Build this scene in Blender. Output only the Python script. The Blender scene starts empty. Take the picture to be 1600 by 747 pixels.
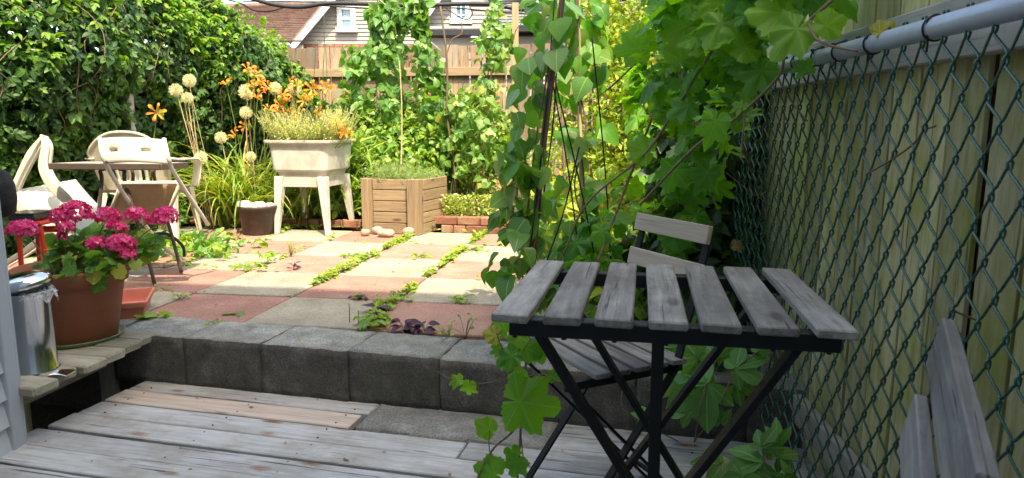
import bpy, math, random
import numpy as np
from mathutils import Vector, Matrix, noise
random.seed(7)
rng = np.random.default_rng(11)
sc = bpy.context.scene
C = sc.collection
R = math.radians

# ------------------------------------------------------------------ camera
TH = R(9.3); FPX = 1120.0; H = 0.95
cam_d = bpy.data.cameras.new('camera'); cam = bpy.data.objects.new('camera', cam_d); C.objects.link(cam)
cam.location = (0, 0, H); cam.rotation_euler = (R(90) - TH, 0, 0)
cam_d.sensor_width = 36; cam_d.lens = FPX / 1600 * 36
cam_d.clip_start = 0.02; cam_d.clip_end = 500
cam_d.dof.use_dof = True; cam_d.dof.focus_distance = 3.2; cam_d.dof.aperture_fstop = 12
sc.camera = cam
sc.render.resolution_x = 1024; sc.render.resolution_y = 478

# ------------------------------------------------------------------ light
SUN_EL = 58; SUN_ROT = 160
world = bpy.data.worlds.new('World'); sc.world = world; world.use_nodes = True
wn = world.node_tree; bg = wn.nodes['Background']
sky = wn.nodes.new('ShaderNodeTexSky'); sky.sky_type = 'NISHITA'; sky.sun_disc = False
sky.sun_elevation = R(SUN_EL); sky.sun_rotation = R(SUN_ROT); sky.dust_density = 3.0; sky.air_density = 1.0
wn.links.new(sky.outputs[0], bg.inputs[0]); bg.inputs[1].default_value = 0.15
sund = bpy.data.lights.new('sun', 'SUN'); sund.energy = 2.05; sund.angle = R(0.53); sund.color = (1.0, .93, .82)
sun = bpy.data.objects.new('sun', sund); C.objects.link(sun)
to_sun = Vector((math.sin(R(SUN_ROT)) * math.cos(R(SUN_EL)), math.cos(R(SUN_ROT)) * math.cos(R(SUN_EL)), math.sin(R(SUN_EL))))
sun.rotation_euler = to_sun.to_track_quat('Z', 'Y').to_euler(); sun.location = (3, -3, 12)
sc.view_settings.view_transform = 'Standard'; sc.view_settings.look = 'None'
sc.view_settings.exposure = 2.1; sc.view_settings.gamma = 1.0
sc.view_settings.use_white_balance = True; sc.view_settings.white_balance_temperature = 7800; sc.view_settings.white_balance_tint = 4

# ------------------------------------------------------------------ measuring helper (photo pixel -> place)
def ray(px, py):
    v = (373.5 - py) / FPX
    return Vector(((px - 800) / FPX, math.cos(TH) + v * math.sin(TH), -math.sin(TH) + v * math.cos(TH)))
def P(px, py, t=None, z=None, Y=None, X=None):
    d = ray(px, py)
    if z is not None: t = (z - H) / d.z
    elif Y is not None: t = Y / d.y
    elif X is not None: t = X / d.x
    return Vector((0, 0, H)) + d * t

# ------------------------------------------------------------------ object helpers
W = {}
def wmat(o): return W.get(o.name, Matrix.Identity(4)) if o else Matrix.Identity(4)
def tag(o, label=None, cat=None, group=None, kind=None):
    if label: o['label'] = label
    if cat: o['category'] = cat
    if group: o['group'] = group
    if kind: o['kind'] = kind
    return o
def link(o, M, parent):
    C.objects.link(o)
    if parent:
        o.parent = parent; o.matrix_parent_inverse = wmat(parent).inverted()
    o.matrix_basis = M
    W[o.name] = M.copy()
    return o
def thing(name, label, cat, loc, rotz=0, group=None, kind=None):
    o = bpy.data.objects.new(name, None); o.empty_display_size = .1
    link(o, Matrix.Translation(Vector(loc)) @ Matrix.Rotation(rotz, 4, 'Z'), None)
    return tag(o, label, cat, group, kind)
def place(name, mesh, M, parent=None, **k):
    o = bpy.data.objects.new(name, mesh); link(o, M, parent); return tag(o, **k)
def copy_tree(root, M, label=None):
    Mi = M @ wmat(root).inverted()
    def rec(o, par):
        c = o.copy(); C.objects.link(c)
        NM = Mi @ wmat(o)
        if par: c.parent = par; c.matrix_parent_inverse = wmat(par).inverted()
        c.matrix_basis = NM; W[c.name] = NM
        for ch in kids(o): rec(ch, c)
        return c
    r = rec(root, None)
    if label: r['label'] = label
    return r
def kids(o): return [x for x in list(C.objects) if x.parent == o]

class MB:
    def __init__(s): s.v = []; s.f = []
    def add(s, vs, fs):
        b = len(s.v); s.v += [Vector(v) for v in vs]; s.f += [tuple(i + b for i in f) for f in fs]; return s
    def box(s, c, size, M=None):
        hx, hy, hz = [a / 2 for a in size]
        vs = [Vector((x, y, z)) for x in (-hx, hx) for y in (-hy, hy) for z in (-hz, hz)]
        if M is not None: vs = [M @ v for v in vs]
        vs = [v + Vector(c) for v in vs]
        return s.add(vs, [(0, 1, 3, 2), (4, 6, 7, 5), (0, 4, 5, 1), (2, 3, 7, 6), (0, 2, 6, 4), (1, 5, 7, 3)])
    def tube(s, pts, r, n=8, cap=True, flat=1.0, up=None):
        pts = [Vector(p) for p in pts]
        if not hasattr(r, '__len__'): r = [r] * len(pts)
        rings = []; nrm = None
        for i, p in enumerate(pts):
            d = (pts[min(i + 1, len(pts) - 1)] - pts[max(i - 1, 0)])
            d = d.normalized() if d.length > 1e-9 else Vector((0, 0, 1))
            if nrm is None:
                a = Vector(up) if up is not None else (Vector((0, 0, 1)) if abs(d.z) < .9 else Vector((1, 0, 0)))
                nrm = (a - d * a.dot(d)).normalized()
            else:
                nrm = (nrm - d * nrm.dot(d))
                nrm = nrm.normalized() if nrm.length > 1e-6 else d.orthogonal().normalized()
            b = d.cross(nrm)
            rings.append([p + (nrm * math.cos(2 * math.pi * k / n) * flat + b * math.sin(2 * math.pi * k / n)) * r[i] for k in range(n)])
        b0 = len(s.v)
        for g in rings: s.v += g
        for i in range(len(rings) - 1):
            for k in range(n):
                a = b0 + i * n + k; b = b0 + i * n + (k + 1) % n
                s.f.append((a, b, b + n, a + n))
        if cap:
            s.f.append(tuple(b0 + k for k in range(n))[::-1]); s.f.append(tuple(b0 + (len(rings) - 1) * n + k for k in range(n)))
        return s
    def bar(s, p0, p1, w, h, up=(0, 0, 1)):
        p0, p1 = Vector(p0), Vector(p1); M = frame(p0, p1, up); L = (p1 - p0).length
        return s.box((0, 0, 0), (L, w, h)) if False else s.add([M @ Vector((x, y, z)) for x in (-L / 2, L / 2) for y in (-w / 2, w / 2) for z in (-h / 2, h / 2)],
            [(0, 1, 3, 2), (4, 6, 7, 5), (0, 4, 5, 1), (2, 3, 7, 6), (0, 2, 6, 4), (1, 5, 7, 3)])
    def lathe(s, c, prof, n=32, sq=None):
        c = Vector(c); b = len(s.v)
        for (r, z) in prof:
            for k in range(n):
                a = 2 * math.pi * k / n
                s.v.append(c + Vector((r * math.cos(a), r * math.sin(a), z)))
        for i in range(len(prof) - 1):
            for k in range(n):
                a = b + i * n + k; d = b + i * n + (k + 1) % n
                s.f.append((a, d, d + n, a + n))
        return s
    def loft(s, rings, cap=True):
        b = len(s.v); n = len(rings[0])
        for g in rings: s.v += [Vector(p) for p in g]
        for i in range(len(rings) - 1):
            for k in range(n):
                a = b + i * n + k; d = b + i * n + (k + 1) % n
                s.f.append((a, d, d + n, a + n))
        if cap:
            s.f.append(tuple(b + k for k in range(n))[::-1]); s.f.append(tuple(b + (len(rings) - 1) * n + k for k in range(n)))
        return s
    def build(s, name, mat, parent=None, smooth=False, sol=None, bev=None, sub=None, **k):
        vs = s.v
        lo = Vector([min(v[i] for v in vs) for i in range(3)]); hi = Vector([max(v[i] for v in vs) for i in range(3)])
        c = (lo + hi) / 2
        if not parent: c.z = lo.z
        me = bpy.data.meshes.new(name); me.from_pydata([v - c for v in vs], [], s.f); me.materials.append(mat)
        me.validate()
        if smooth: me.shade_smooth()
        o = place(name, me, Matrix.Translation(c), parent, **k)
        if sol: m = o.modifiers.new('solid', 'SOLIDIFY'); m.thickness = sol; m.offset = 0
        if bev: m = o.modifiers.new('bevel', 'BEVEL'); m.width = bev; m.segments = 2; m.limit_method = 'ANGLE'
        if sub: m = o.modifiers.new('sub', 'SUBSURF'); m.levels = sub; m.render_levels = sub
        if (bev or sub) and not smooth and sub: me.shade_smooth()
        return o
def frame(p0, p1, up=(0, 0, 1)):
    p0, p1 = Vector(p0), Vector(p1); x = (p1 - p0).normalized(); u = Vector(up)
    y = u.cross(x)
    if y.length < 1e-4: y = Vector((0, 1, 0)).cross(x)
    y.normalize(); z = x.cross(y)
    M = Matrix((x, y, z)).transposed().to_4x4(); M.translation = (p0 + p1) / 2
    return M
BM = {}
def boxmesh(L, w, h, b, mat, var=0, seg=1, wav=0.0):
    """Chamfered board along local X; var picks a slightly different worn shape."""
    key = (round(L, 3), round(w, 3), round(h, 3), b, mat.name, var, seg)
    if key in BM: return BM[key]
    rr = random.Random(hash((round(L * 1000), round(w * 1000), var)) & 0xffff)
    rings = []
    xs = [-L / 2, -L / 2 + b] + [(-L / 2 + b) + (L - 2 * b) * i / seg for i in range(1, seg)] + [L / 2 - b, L / 2]
    for i, x in enumerate(xs):
        e = b if i in (0, len(xs) - 1) else 0
        hw, hh = w / 2 - e, h / 2 - e
        q = b * (.7 if e else 1)
        j = lambda: rr.uniform(-wav, wav)
        dy, dz = j(), j()
        rings.append([Vector((x, yy + dy, zz + dz)) for yy, zz in ((-hw + q, -hh), (hw - q, -hh), (hw, -hh + q), (hw, hh - q), (hw - q, hh), (-hw + q, hh), (-hw, hh - q), (-hw, -hh + q))])
    m = MB().loft(rings)
    me = bpy.data.meshes.new('board'); me.from_pydata(m.v, [], m.f); me.materials.append(mat)
    BM[key] = me; return me
def beam(name, p0, p1, w, h, mat, parent, up=(0, 0, 1), b=.003, var=0, seg=1, wav=0.0, **k):
    L = (Vector(p1) - Vector(p0)).length
    return place(name, boxmesh(L, w, h, b, mat, var, seg, wav), frame(p0, p1, up), parent, **k)

# ------------------------------------------------------------------ materials
def nodes(name):
    m = bpy.data.materials.new(name); m.use_nodes = True; nt = m.node_tree
    return m, nt, nt.nodes['Principled BSDF'], nt.nodes['Material Output']
def N(nt, t, **k):
    n = nt.nodes.new(t)
    for a, b in k.items():
        if a.startswith('i_'): n.inputs[a[2:].replace('_', ' ')].default_value = b
        elif a.startswith('n_'): n.inputs[int(a[2:])].default_value = b
        else: setattr(n, a, b)
    return n
def ramp(nt, fac, stops):
    r = nt.nodes.new('ShaderNodeValToRGB'); e = r.color_ramp.elements
    while len(e) < len(stops): e.new(.5)
    for i, (p, c) in enumerate(stops):
        e[i].position = p; e[i].color = (*c, 1) if hasattr(c, '__len__') else (c, c, c, 1)
    nt.links.new(fac, r.inputs[0]); return r.outputs[0]
def mixc(nt, f, a, b, mode='MIX'):
    m = nt.nodes.new('ShaderNodeMix'); m.data_type = 'RGBA'; m.blend_type = mode
    for s, x in ((m.inputs[0], f), (m.inputs[6], a), (m.inputs[7], b)):
        if isinstance(x, (int, float)): s.default_value = x
        elif isinstance(x, tuple): s.default_value = (*x, 1)
        else: nt.links.new(x, s)
    return m.outputs[2]
def mth(nt, op, a, b=0.0, c=None):
    m = nt.nodes.new('ShaderNodeMath'); m.operation = op
    for s, x in zip(m.inputs, (a, b, c)):
        if x is None: continue
        if isinstance(x, (int, float)): s.default_value = x
        else: nt.links.new(x, s)
    return m.outputs[0]
def coords(nt, scale=(1, 1, 1), rnd=True, src='Object'):
    tc = N(nt, 'ShaderNodeTexCoord'); out = tc.outputs[src]
    if rnd:
        oi = N(nt, 'ShaderNodeObjectInfo'); v = N(nt, 'ShaderNodeVectorMath', operation='SCALE')
        v.inputs[0].default_value = (37.1, 17.3, 29.7); nt.links.new(oi.outputs['Random'], v.inputs['Scale'])
        a = N(nt, 'ShaderNodeVectorMath', operation='ADD'); nt.links.new(out, a.inputs[0]); nt.links.new(v.outputs[0], a.inputs[1]); out = a.outputs[0]
    mp = N(nt, 'ShaderNodeMapping'); mp.inputs['Scale'].default_value = scale; nt.links.new(out, mp.inputs[0])
    return mp.outputs[0]
def noi(nt, vec, scale, detail=5, rough=.6, dist=0):
    n = N(nt, 'ShaderNodeTexNoise'); n.inputs['Scale'].default_value = scale; n.inputs['Detail'].default_value = detail
    n.inputs['Roughness'].default_value = rough; n.inputs['Distortion'].default_value = dist
    nt.links.new(vec, n.inputs['Vector']); return n.outputs[0]
def bump(nt, b, h, st, dist=.01, prev=None):
    n = N(nt, 'ShaderNodeBump'); n.inputs['Strength'].default_value = st; n.inputs['Distance'].default_value = dist
    nt.links.new(h, n.inputs['Height'])
    if prev is not None: nt.links.new(prev, n.inputs['Normal'])
    nt.links.new(n.outputs[0], b.inputs['Normal']); return n.outputs[0]
def objvar(nt, col, amt=.25):
    oi = N(nt, 'ShaderNodeObjectInfo'); h = N(nt, 'ShaderNodeHueSaturation')
    nt.links.new(mth(nt, 'MULTIPLY_ADD', oi.outputs['Random'], amt, 1 - amt / 2), h.inputs['Value']); nt.links.new(col, h.inputs['Color'])
    return h.outputs[0]
def wood(name, dark, mid, light, rough=.85, crack=.6, knots=True, stain=None, grain=1.0, var=.3, bst=.5, rust=0, fine=0):
    m, nt, b, _ = nodes(name)
    v = coords(nt, (1.6, 26 * grain, 26 * grain))
    g = noi(nt, v, 2.2, 8, .65, .6)
    col = ramp(nt, g, [(.28, dark), (.5, mid), (.74, light)])
    v2 = coords(nt, (1, 3, 3)); p = noi(nt, v2, 3.0, 4, .6)
    col = mixc(nt, ramp(nt, p, [(.35, 0.0), (.7, .55)]), col, mid)
    if stain:
        p2 = noi(nt, coords(nt, (1, 1, 1)), 3.5, 5, .7); col = mixc(nt, ramp(nt, p2, [(.45, 0.0), (.68, .75)]), col, stain)
    cr = noi(nt, coords(nt, (1.0, 34 * grain, 34 * grain)), 3.0, 3, .5, .3)
    cm = ramp(nt, cr, [(.30, crack), (.36, 0.0)])
    col = mixc(nt, cm, col, tuple(c * .25 for c in dark))
    h = g
    if knots:
        vo = N(nt, 'ShaderNodeTexVoronoi'); vo.inputs['Scale'].default_value = 1.0; nt.links.new(coords(nt, (2.2, 7, 7)), vo.inputs['Vector'])
        kn = ramp(nt, vo.outputs['Distance'], [(.06, .85), (.12, 0.0)])
        col = mixc(nt, kn, col, tuple(c * .45 for c in dark))
    if rust:
        vr = N(nt, 'ShaderNodeTexVoronoi'); vr.inputs['Scale'].default_value = 1.0; nt.links.new(coords(nt, (3.2, 8, 8)), vr.inputs['Vector'])
        rs = ramp(nt, mth(nt, 'ADD', vr.outputs['Distance'], mth(nt, 'MULTIPLY', noi(nt, coords(nt), 60, 3, .6), .12)), [(.11, rust), (.24, 0.0)])
        col = mixc(nt, rs, col, (.22, .095, .045))
    if fine:
        ck = noi(nt, coords(nt, (2.5, 60, 60)), 2.0, 6, .75, 1.2); fm = ramp(nt, ck, [(.30, fine), (.35, 0.0)]); col = mixc(nt, fm, col, tuple(c * .22 for c in dark)); cm = mth(nt, 'MAXIMUM', cm, fm)
        bl = noi(nt, coords(nt, (1.2, 5, 5)), 2.0, 6, .7); col = mixc(nt, ramp(nt, bl, [(.5, 0.0), (.75, .6)]), col, tuple(min(1, c * 1.25) for c in light))
    col = objvar(nt, col, var)
    nt.links.new(col, b.inputs['Base Color']); b.inputs['Roughness'].default_value = rough
    n1 = bump(nt, b, g, bst * .5, .004); bump(nt, b, mth(nt, 'SUBTRACT', 1.0, cm), bst, .004, n1)
    return m
def stone(name, cols, scale=6, rough=.9, speck=.5, bst=.5, var=.15, fine=90, stain=None):
    m, nt, b, _ = nodes(name)
    v = coords(nt); a = noi(nt, v, scale, 6, .65)
    col = ramp(nt, a, [(.3, cols[0]), (.55, cols[1]), (.75, cols[2])])
    f = noi(nt, v, fine, 4, .7)
    col = mixc(nt, speck, col, ramp(nt, f, [(.35, .35), (.5, .8), (.68, 1.3)]), 'MULTIPLY')
    if stain: col = mixc(nt, ramp(nt, noi(nt, v, scale * .6, 5, .7), [(.5, 0.0), (.7, .7)]), col, stain)
    col = objvar(nt, col, var)
    nt.links.new(col, b.inputs['Base Color']); b.inputs['Roughness'].default_value = rough
    n1 = bump(nt, b, f, bst, .004); bump(nt, b, a, bst * .6, .02, n1)
    return m
def plain(name, col, rough=.5, metal=0.0, dirt=None, dscale=8, bst=0.0, spec=.5, coat=0, var=0, d0=.5, d1=.75):
    m, nt, b, _ = nodes(name)
    c = mixc(nt, 0.0, col, col)
    v = coords(nt)
    n = noi(nt, v, dscale, 6, .7)
    if dirt: c = mixc(nt, ramp(nt, n, [(d0, 0.0), (d1, .9)]), col, dirt)
    else: c = mixc(nt, ramp(nt, n, [(.3, 0.0), (.8, .35)]), col, tuple(x * .75 for x in col))
    if var: c = objvar(nt, c, var)
    nt.links.new(c, b.inputs['Base Color']); b.inputs['Roughness'].default_value = rough; b.inputs['Metallic'].default_value = metal
    b.inputs['Specular IOR Level'].default_value = spec; b.inputs['Coat Weight'].default_value = coat
    rr = ramp(nt, noi(nt, v, dscale * 3, 4, .6), [(.3, rough * .75), (.7, min(1, rough * 1.25))]); nt.links.new(rr, b.inputs['Roughness'])
    if bst: bump(nt, b, noi(nt, v, dscale * 8, 5, .6), bst, .003)
    return m
def leafmat(name, c1, c2, trans=.38, tcol=None, rough=.42, veins='mid', vcol=None, third=None, vst=.35):
    m, nt, b, out = nodes(name)
    geo = N(nt, 'ShaderNodeNewGeometry'); oi = N(nt, 'ShaderNodeObjectInfo')
    r = mth(nt, 'FRACT', mth(nt, 'ADD', geo.outputs['Random Per Island'], mth(nt, 'MULTIPLY', oi.outputs['Random'], 7.13)))
    stops = [(0.0, c1), (.85, c2)] + ([(.97, third)] if third else [])
    col = ramp(nt, r, stops)
    n = noi(nt, coords(nt), 30, 3, .6); col = mixc(nt, ramp(nt, n, [(.3, 0.0), (.75, .3)]), col, tuple(x * .6 for x in c1))
    vfac = None
    if veins:
        uv = N(nt, 'ShaderNodeUVMap'); sx = N(nt, 'ShaderNodeSeparateXYZ'); nt.links.new(uv.outputs[0], sx.inputs[0])
        u = mth(nt, 'ABSOLUTE', mth(nt, 'SUBTRACT', sx.outputs[0], .5)); v = sx.outputs[1]
        if veins == 'mid':
            mid = mth(nt, 'LESS_THAN', u, .018)
            sl = mth(nt, 'FRACT', mth(nt, 'MULTIPLY', mth(nt, 'SUBTRACT', v, mth(nt, 'MULTIPLY', u, .9)), 7.0))
            side = mth(nt, 'LESS_THAN', sl, .09)
        else:
            v2 = mth(nt, 'SUBTRACT', v, .28)
            ang = mth(nt, 'ABSOLUTE', mth(nt, 'ARCTAN2', u, v2))
            rad = mth(nt, 'SQRT', mth(nt, 'ADD', mth(nt, 'MULTIPLY', u, u), mth(nt, 'MULTIPLY', v2, v2)))
            a1 = mth(nt, 'MULTIPLY', mth(nt, 'ABSOLUTE', mth(nt, 'SUBTRACT', mth(nt, 'PINGPONG', ang, .48), 0.0)), rad)
            mid = mth(nt, 'LESS_THAN', a1, .011)
            sl = mth(nt, 'FRACT', mth(nt, 'MULTIPLY', mth(nt, 'SUBTRACT', rad, mth(nt, 'MULTIPLY', mth(nt, 'PINGPONG', ang, .48), .35)), 13.0))
            side = mth(nt, 'LESS_THAN', sl, .10)
        vfac = mth(nt, 'MAXIMUM', mth(nt, 'MULTIPLY', mid, vst * 1.6), mth(nt, 'MULTIPLY', side, vst * .6))
        vc = vcol or tuple(min(1, x * 1.7 + .04) for x in c2)
        col = mixc(nt, vfac, col, vc)
    nt.links.new(col, b.inputs['Base Color']); b.inputs['Roughness'].default_value = rough; b.inputs['Specular IOR Level'].default_value = .45
    if vfac is not None: bump(nt, b, vfac, .5, .002)
    tr = N(nt, 'ShaderNodeBsdfTranslucent')
    tc = mixc(nt, 1.0, col, tcol or (1.9, 1.75, .6), 'MULTIPLY'); nt.links.new(tc, tr.inputs[0])
    mx = N(nt, 'ShaderNodeMixShader'); mx.inputs[0].default_value = trans
    nt.links.new(b.outputs[0], mx.inputs[1]); nt.links.new(tr.outputs[0], mx.inputs[2]); nt.links.new(mx.outputs[0], out.inputs[0])
    return m

M = {}
M['deck'] = wood('weathered_deck_wood', (.28, .275, .27), (.42, .42, .415), (.54, .545, .545), stain=(.25, .215, .18), crack=1.0, bst=.9, rust=1.0, fine=.85, var=.28)
M['deck_new'] = wood('newer_deck_wood', (.36, .27, .22), (.55, .45, .38), (.66, .57, .50), crack=.5)
M['platform'] = wood('old_platform_wood', (.17, .145, .11), (.31, .27, .21), (.44, .39, .31), stain=(.22, .22, .14), crack=.9, fine=.7)
M['slat'] = wood('grey_slat_wood', (.115, .10, .09), (.22, .205, .19), (.39, .375, .35), crack=.8, knots=True, stain=(.12, .10, .09), grain=1.2, var=.4, bst=.6, fine=.3)
M['slat_tan'] = wood('tan_slat_wood', (.30, .25, .18), (.44, .38, .30), (.54, .48, .40), crack=.25, knots=False, grain=1.4, var=.1, bst=.3)
M['slat_edge'] = wood('dark_slat_wood', (.10, .09, .085), (.17, .155, .15), (.28, .26, .25), crack=.4, knots=False, grain=1.4)
M['fence_back'] = wood('back_fence_wood', (.13, .085, .05), (.27, .18, .11), (.38, .28, .185), stain=(.20, .185, .165), crack=.9, var=.75, fine=.5)
M['fence_green'] = wood('mossy_fence_wood', (.26, .20, .09), (.52, .47, .22), (.72, .67, .45), stain=(.29, .34, .02), crack=.9, knots=True, grain=.8, var=.6, bst=.5, fine=.5)
M['rail_wood'] = wood('grey_rail_wood', (.26, .24, .20), (.44, .41, .35), (.56, .53, .46), stain=(.28, .26, .20), crack=.5)
M['planter'] = wood('planter_wood', (.15, .095, .05), (.27, .19, .115), (.37, .275, .175), crack=.6, var=.3)
M['post'] = wood('tan_post_wood', (.24, .155, .085), (.36, .25, .15), (.44, .33, .22), crack=.4)
M['tile_red'] = stone('red_paver_concrete', [(.29, .15, .12), (.39, .205, .16), (.47, .28, .225)], 4, speck=.5, bst=.5, var=.18, stain=(.33, .25, .20))
M['tile_tan'] = stone('tan_paver_concrete', [(.29, .25, .19), (.39, .345, .27), (.48, .44, .35)], 4, speck=.5, bst=.5, var=.18, stain=(.28, .24, .185))
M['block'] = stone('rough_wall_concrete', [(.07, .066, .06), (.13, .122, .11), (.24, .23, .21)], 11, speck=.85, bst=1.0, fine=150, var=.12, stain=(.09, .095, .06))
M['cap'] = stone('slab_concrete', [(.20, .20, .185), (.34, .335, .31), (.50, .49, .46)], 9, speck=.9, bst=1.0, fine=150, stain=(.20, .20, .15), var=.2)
M['brick'] = stone('red_brick', [(.20, .075, .045), (.34, .145, .09), (.46, .27, .18)], 9, speck=.6, bst=.9, var=.5, stain=(.30, .24, .18))
M['soil'] = stone('garden_soil', [(.045, .03, .02), (.10, .07, .045), (.17, .13, .09)], 7, speck=.7, bst=1.0, fine=60)
M['boulder'] = stone('river_stone', [(.30, .23, .17), (.44, .36, .28), (.56, .49, .41)], 12, speck=.25, bst=.2, var=.5, rough=.75)
M['whitestone'] = stone('white_stone', [(.52, .46, .40), (.68, .62, .56), (.8, .77, .73)], 12, speck=.25, bst=.3, var=.3)
M['terracotta'] = plain('terracotta', (.29, .095, .045), .65, dirt=(.36, .19, .12), dscale=5, bst=.25, d0=.60, d1=1.0)
M['saucer'] = plain('green_saucer_plastic', (.19, .24, .11), .4, dirt=(.12, .15, .07))
M['coral'] = plain('coral_plastic', (.60, .20, .15), .45, dirt=(.45, .17, .12))
M['steel'] = plain('polished_steel', (.75, .75, .74), .16, 1.0, dscale=4)
M['chrome'] = plain('chrome_lid', (.85, .85, .86), .08, 1.0, dscale=4)
M['black_metal'] = plain('black_painted_steel', (.010, .011, .014), .5, dscale=20, spec=.3)
M['black_plastic'] = plain('black_plastic', (.018, .018, .02), .3, dscale=10, coat=.3)
M['black_cloth'] = plain('black_matte', (.010, .010, .011), .8, dscale=10)
M['red_plastic'] = plain('red_plastic', (.62, .035, .02), .35, dscale=6)
M['white_plastic'] = plain('cream_plastic', (.62, .57, .46), .42, dirt=(.46, .41, .31), dscale=6, d0=.55, d1=.85)
M['fabric'] = leafmat('beige_seat_panel', (.62, .50, .34), (.66, .53, .36), .45, (1.1, .95, .75), .6, veins=None)
M['alu'] = plain('pale_metal_tube', (.74, .71, .64), .4, 0, dirt=(.5, .46, .38), dscale=14, d0=.6)
M['table_edge'] = plain('brown_table_rim', (.085, .06, .045), .5, dscale=10)
M['table_top'] = plain('tabletop_grey', (.56, .50, .43), .4, dirt=(.42, .37, .31))
M['tub'] = plain('old_sink_plastic', (.58, .56, .51), .55, dirt=(.34, .30, .25), dscale=5, bst=.2, d0=.44, d1=.74)
M['dark_pot'] = plain('dark_brown_pot', (.055, .035, .028), .5, dirt=(.20, .12, .08), dscale=14, d0=.55, d1=.8)
M['galv'] = plain('galvanised_pipe', (.40, .43, .52), .42, .2, dirt=(.30, .31, .36), dscale=9, bst=.05)
M['mesh'] = plain('green_vinyl_wire', (.006, .085, .062), .3, dirt=(.02, .05, .04), dscale=40, spec=.7)
M['tie'] = plain('black_tie_wire', (.012, .012, .014), .4)
M['dark_post'] = plain('dark_green_post', (.03, .045, .042), .5, dscale=9)
M['stem'] = plain('green_stem', (.16, .22, .06), .6, dscale=20)
M['vine'] = plain('brown_vine_stem', (.22, .14, .09), .7, dscale=30, var=.4)
M['stick'] = plain('bare_stick_bark', (.13, .085, .055), .85, dirt=(.24, .18, .12), dscale=18, bst=.6)
M['bamboo'] = plain('dry_cane', (.50, .38, .22), .6, dirt=(.32, .22, .12), dscale=12)
M['wire'] = plain('black_string', (.015, .015, .016), .6)
M['gstake'] = plain('green_stake', (.05, .10, .05), .5)
M['siding_near'] = plain('grey_house_siding', (.50, .53, .55), .55, dscale=3)
M['trim'] = plain('grey_trim', (.42, .45, .49), .5, dscale=4)
M['siding'] = plain('taupe_siding', (.33, .30, .27), .6, dscale=1.5)
M['siding2'] = plain('grey_beige_siding', (.31, .29, .265), .6, dscale=1.5)
M['white_trim'] = plain('white_trim', (.58, .60, .62), .5, dscale=2)
M['shingle'] = stone('brown_shingle', [(.16, .10, .08), (.25, .165, .135), (.33, .23, .19)], 3, speck=.5, bst=.6, fine=14, var=.25)
M['shingle2'] = stone('grey_shingle', [(.14, .135, .14), (.21, .205, .21), (.30, .29, .30)], 3, speck=.5, bst=.6, fine=14, var=.25)
M['gutter'] = plain('black_gutter', (.025, .025, .03), .4)
M['glass'] = plain('window_glass', (.10, .22, .30), .05, 0, spec=.9, coat=1)
M['cable'] = plain('black_cable', (.015, .015, .017), .6)
M['pink'] = leafmat('geranium_petal', (.82, .03, .20), (.94, .13, .40), .35, (1.1, .9, .9), .55, veins=None, third=(.95, .42, .62))
M['orange'] = leafmat('daylily_petal', (.92, .25, .02), (.95, .42, .08), .4, (1.1, 1.05, .9), .5, veins='mid', vcol=(.95, .6, .1), vst=.25)
M['allium'] = leafmat('dried_allium', (.84, .76, .42), (.90, .86, .60), .3, (1.0, 1.0, .85), .7, veins=None)
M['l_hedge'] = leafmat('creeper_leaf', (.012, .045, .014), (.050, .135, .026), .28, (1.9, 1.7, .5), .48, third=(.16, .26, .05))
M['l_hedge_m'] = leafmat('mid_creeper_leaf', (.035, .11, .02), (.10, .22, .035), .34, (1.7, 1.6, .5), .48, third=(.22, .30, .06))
M['l_hedge_y'] = leafmat('young_lit_creeper_leaf', (.10, .25, .03), (.22, .39, .045), .42, (1.5, 1.5, .5), .5, third=(.36, .37, .07))
M['l_bean'] = leafmat('bean_leaf', (.07, .21, .05), (.19, .36, .085), .36, (1.7, 1.6, .5), .36, third=(.40, .48, .20))
M['l_garden'] = leafmat('garden_leaf', (.12, .26, .05), (.27, .42, .10), .40, (1.6, 1.5, .5), .45, third=(.48, .48, .12))
M['l_grape'] = leafmat('grape_leaf', (.075, .26, .05), (.16, .40, .06), .52, (1.9, 1.7, .35), .42, veins='palm', vst=.12, third=(.20, .42, .06))
M['l_grape_y'] = leafmat('young_grape_leaf', (.15, .38, .035), (.25, .47, .05), .45, (1.5, 1.5, .35), .45, veins='palm', vst=.12)
M['l_creep5'] = leafmat('shade_creeper_leaf', (.13, .32, .09), (.19, .42, .11), .35, None, .45, vst=.3)
M['l_yellow'] = leafmat('yellow_green_leaf', (.34, .46, .04), (.56, .60, .08), .45, (1.2, 1.15, .5), .5, third=(.62, .52, .10), veins=None)
M['l_lily'] = leafmat('daylily_leaf', (.16, .30, .05), (.34, .46, .09), .38, (1.5, 1.4, .5), .4, third=(.62, .54, .16), veins=None)
M['l_fine'] = leafmat('fine_herb_leaf', (.18, .30, .10), (.32, .44, .17), .35, None, .6, veins=None)
M['l_alys'] = leafmat('seed_stem', (.38, .42, .11), (.62, .56, .24), .35, (1.1, 1.1, .7), .7, veins=None, third=(.72, .62, .48))
M['l_ger'] = leafmat('geranium_leaf', (.06, .21, .035), (.16, .36, .06), .38, None, .5, veins='palm', third=(.46, .44, .08))
M['l_yelleaf'] = leafmat('yellowing_leaf', (.50, .40, .06), (.36, .38, .07), .4, (1.3, 1.2, .5), .5, veins='palm')
M['l_weed'] = leafmat('weed_leaf', (.17, .34, .04), (.34, .46, .07), .38, (1.4, 1.3, .5), .5)
M['l_purple'] = leafmat('purple_leaf', (.045, .012, .028), (.10, .025, .055), .2, (1.6, .8, 1.2), .4)
M['l_dry'] = leafmat('dry_leaf', (.32, .20, .09), (.50, .36, .18), .25, (1.2, 1.0, .7), .7, veins=None)
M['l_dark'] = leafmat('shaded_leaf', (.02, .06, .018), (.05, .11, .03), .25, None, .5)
M['petal_red'] = plain('red_petal', (.5, .01, .03), .5)
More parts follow.
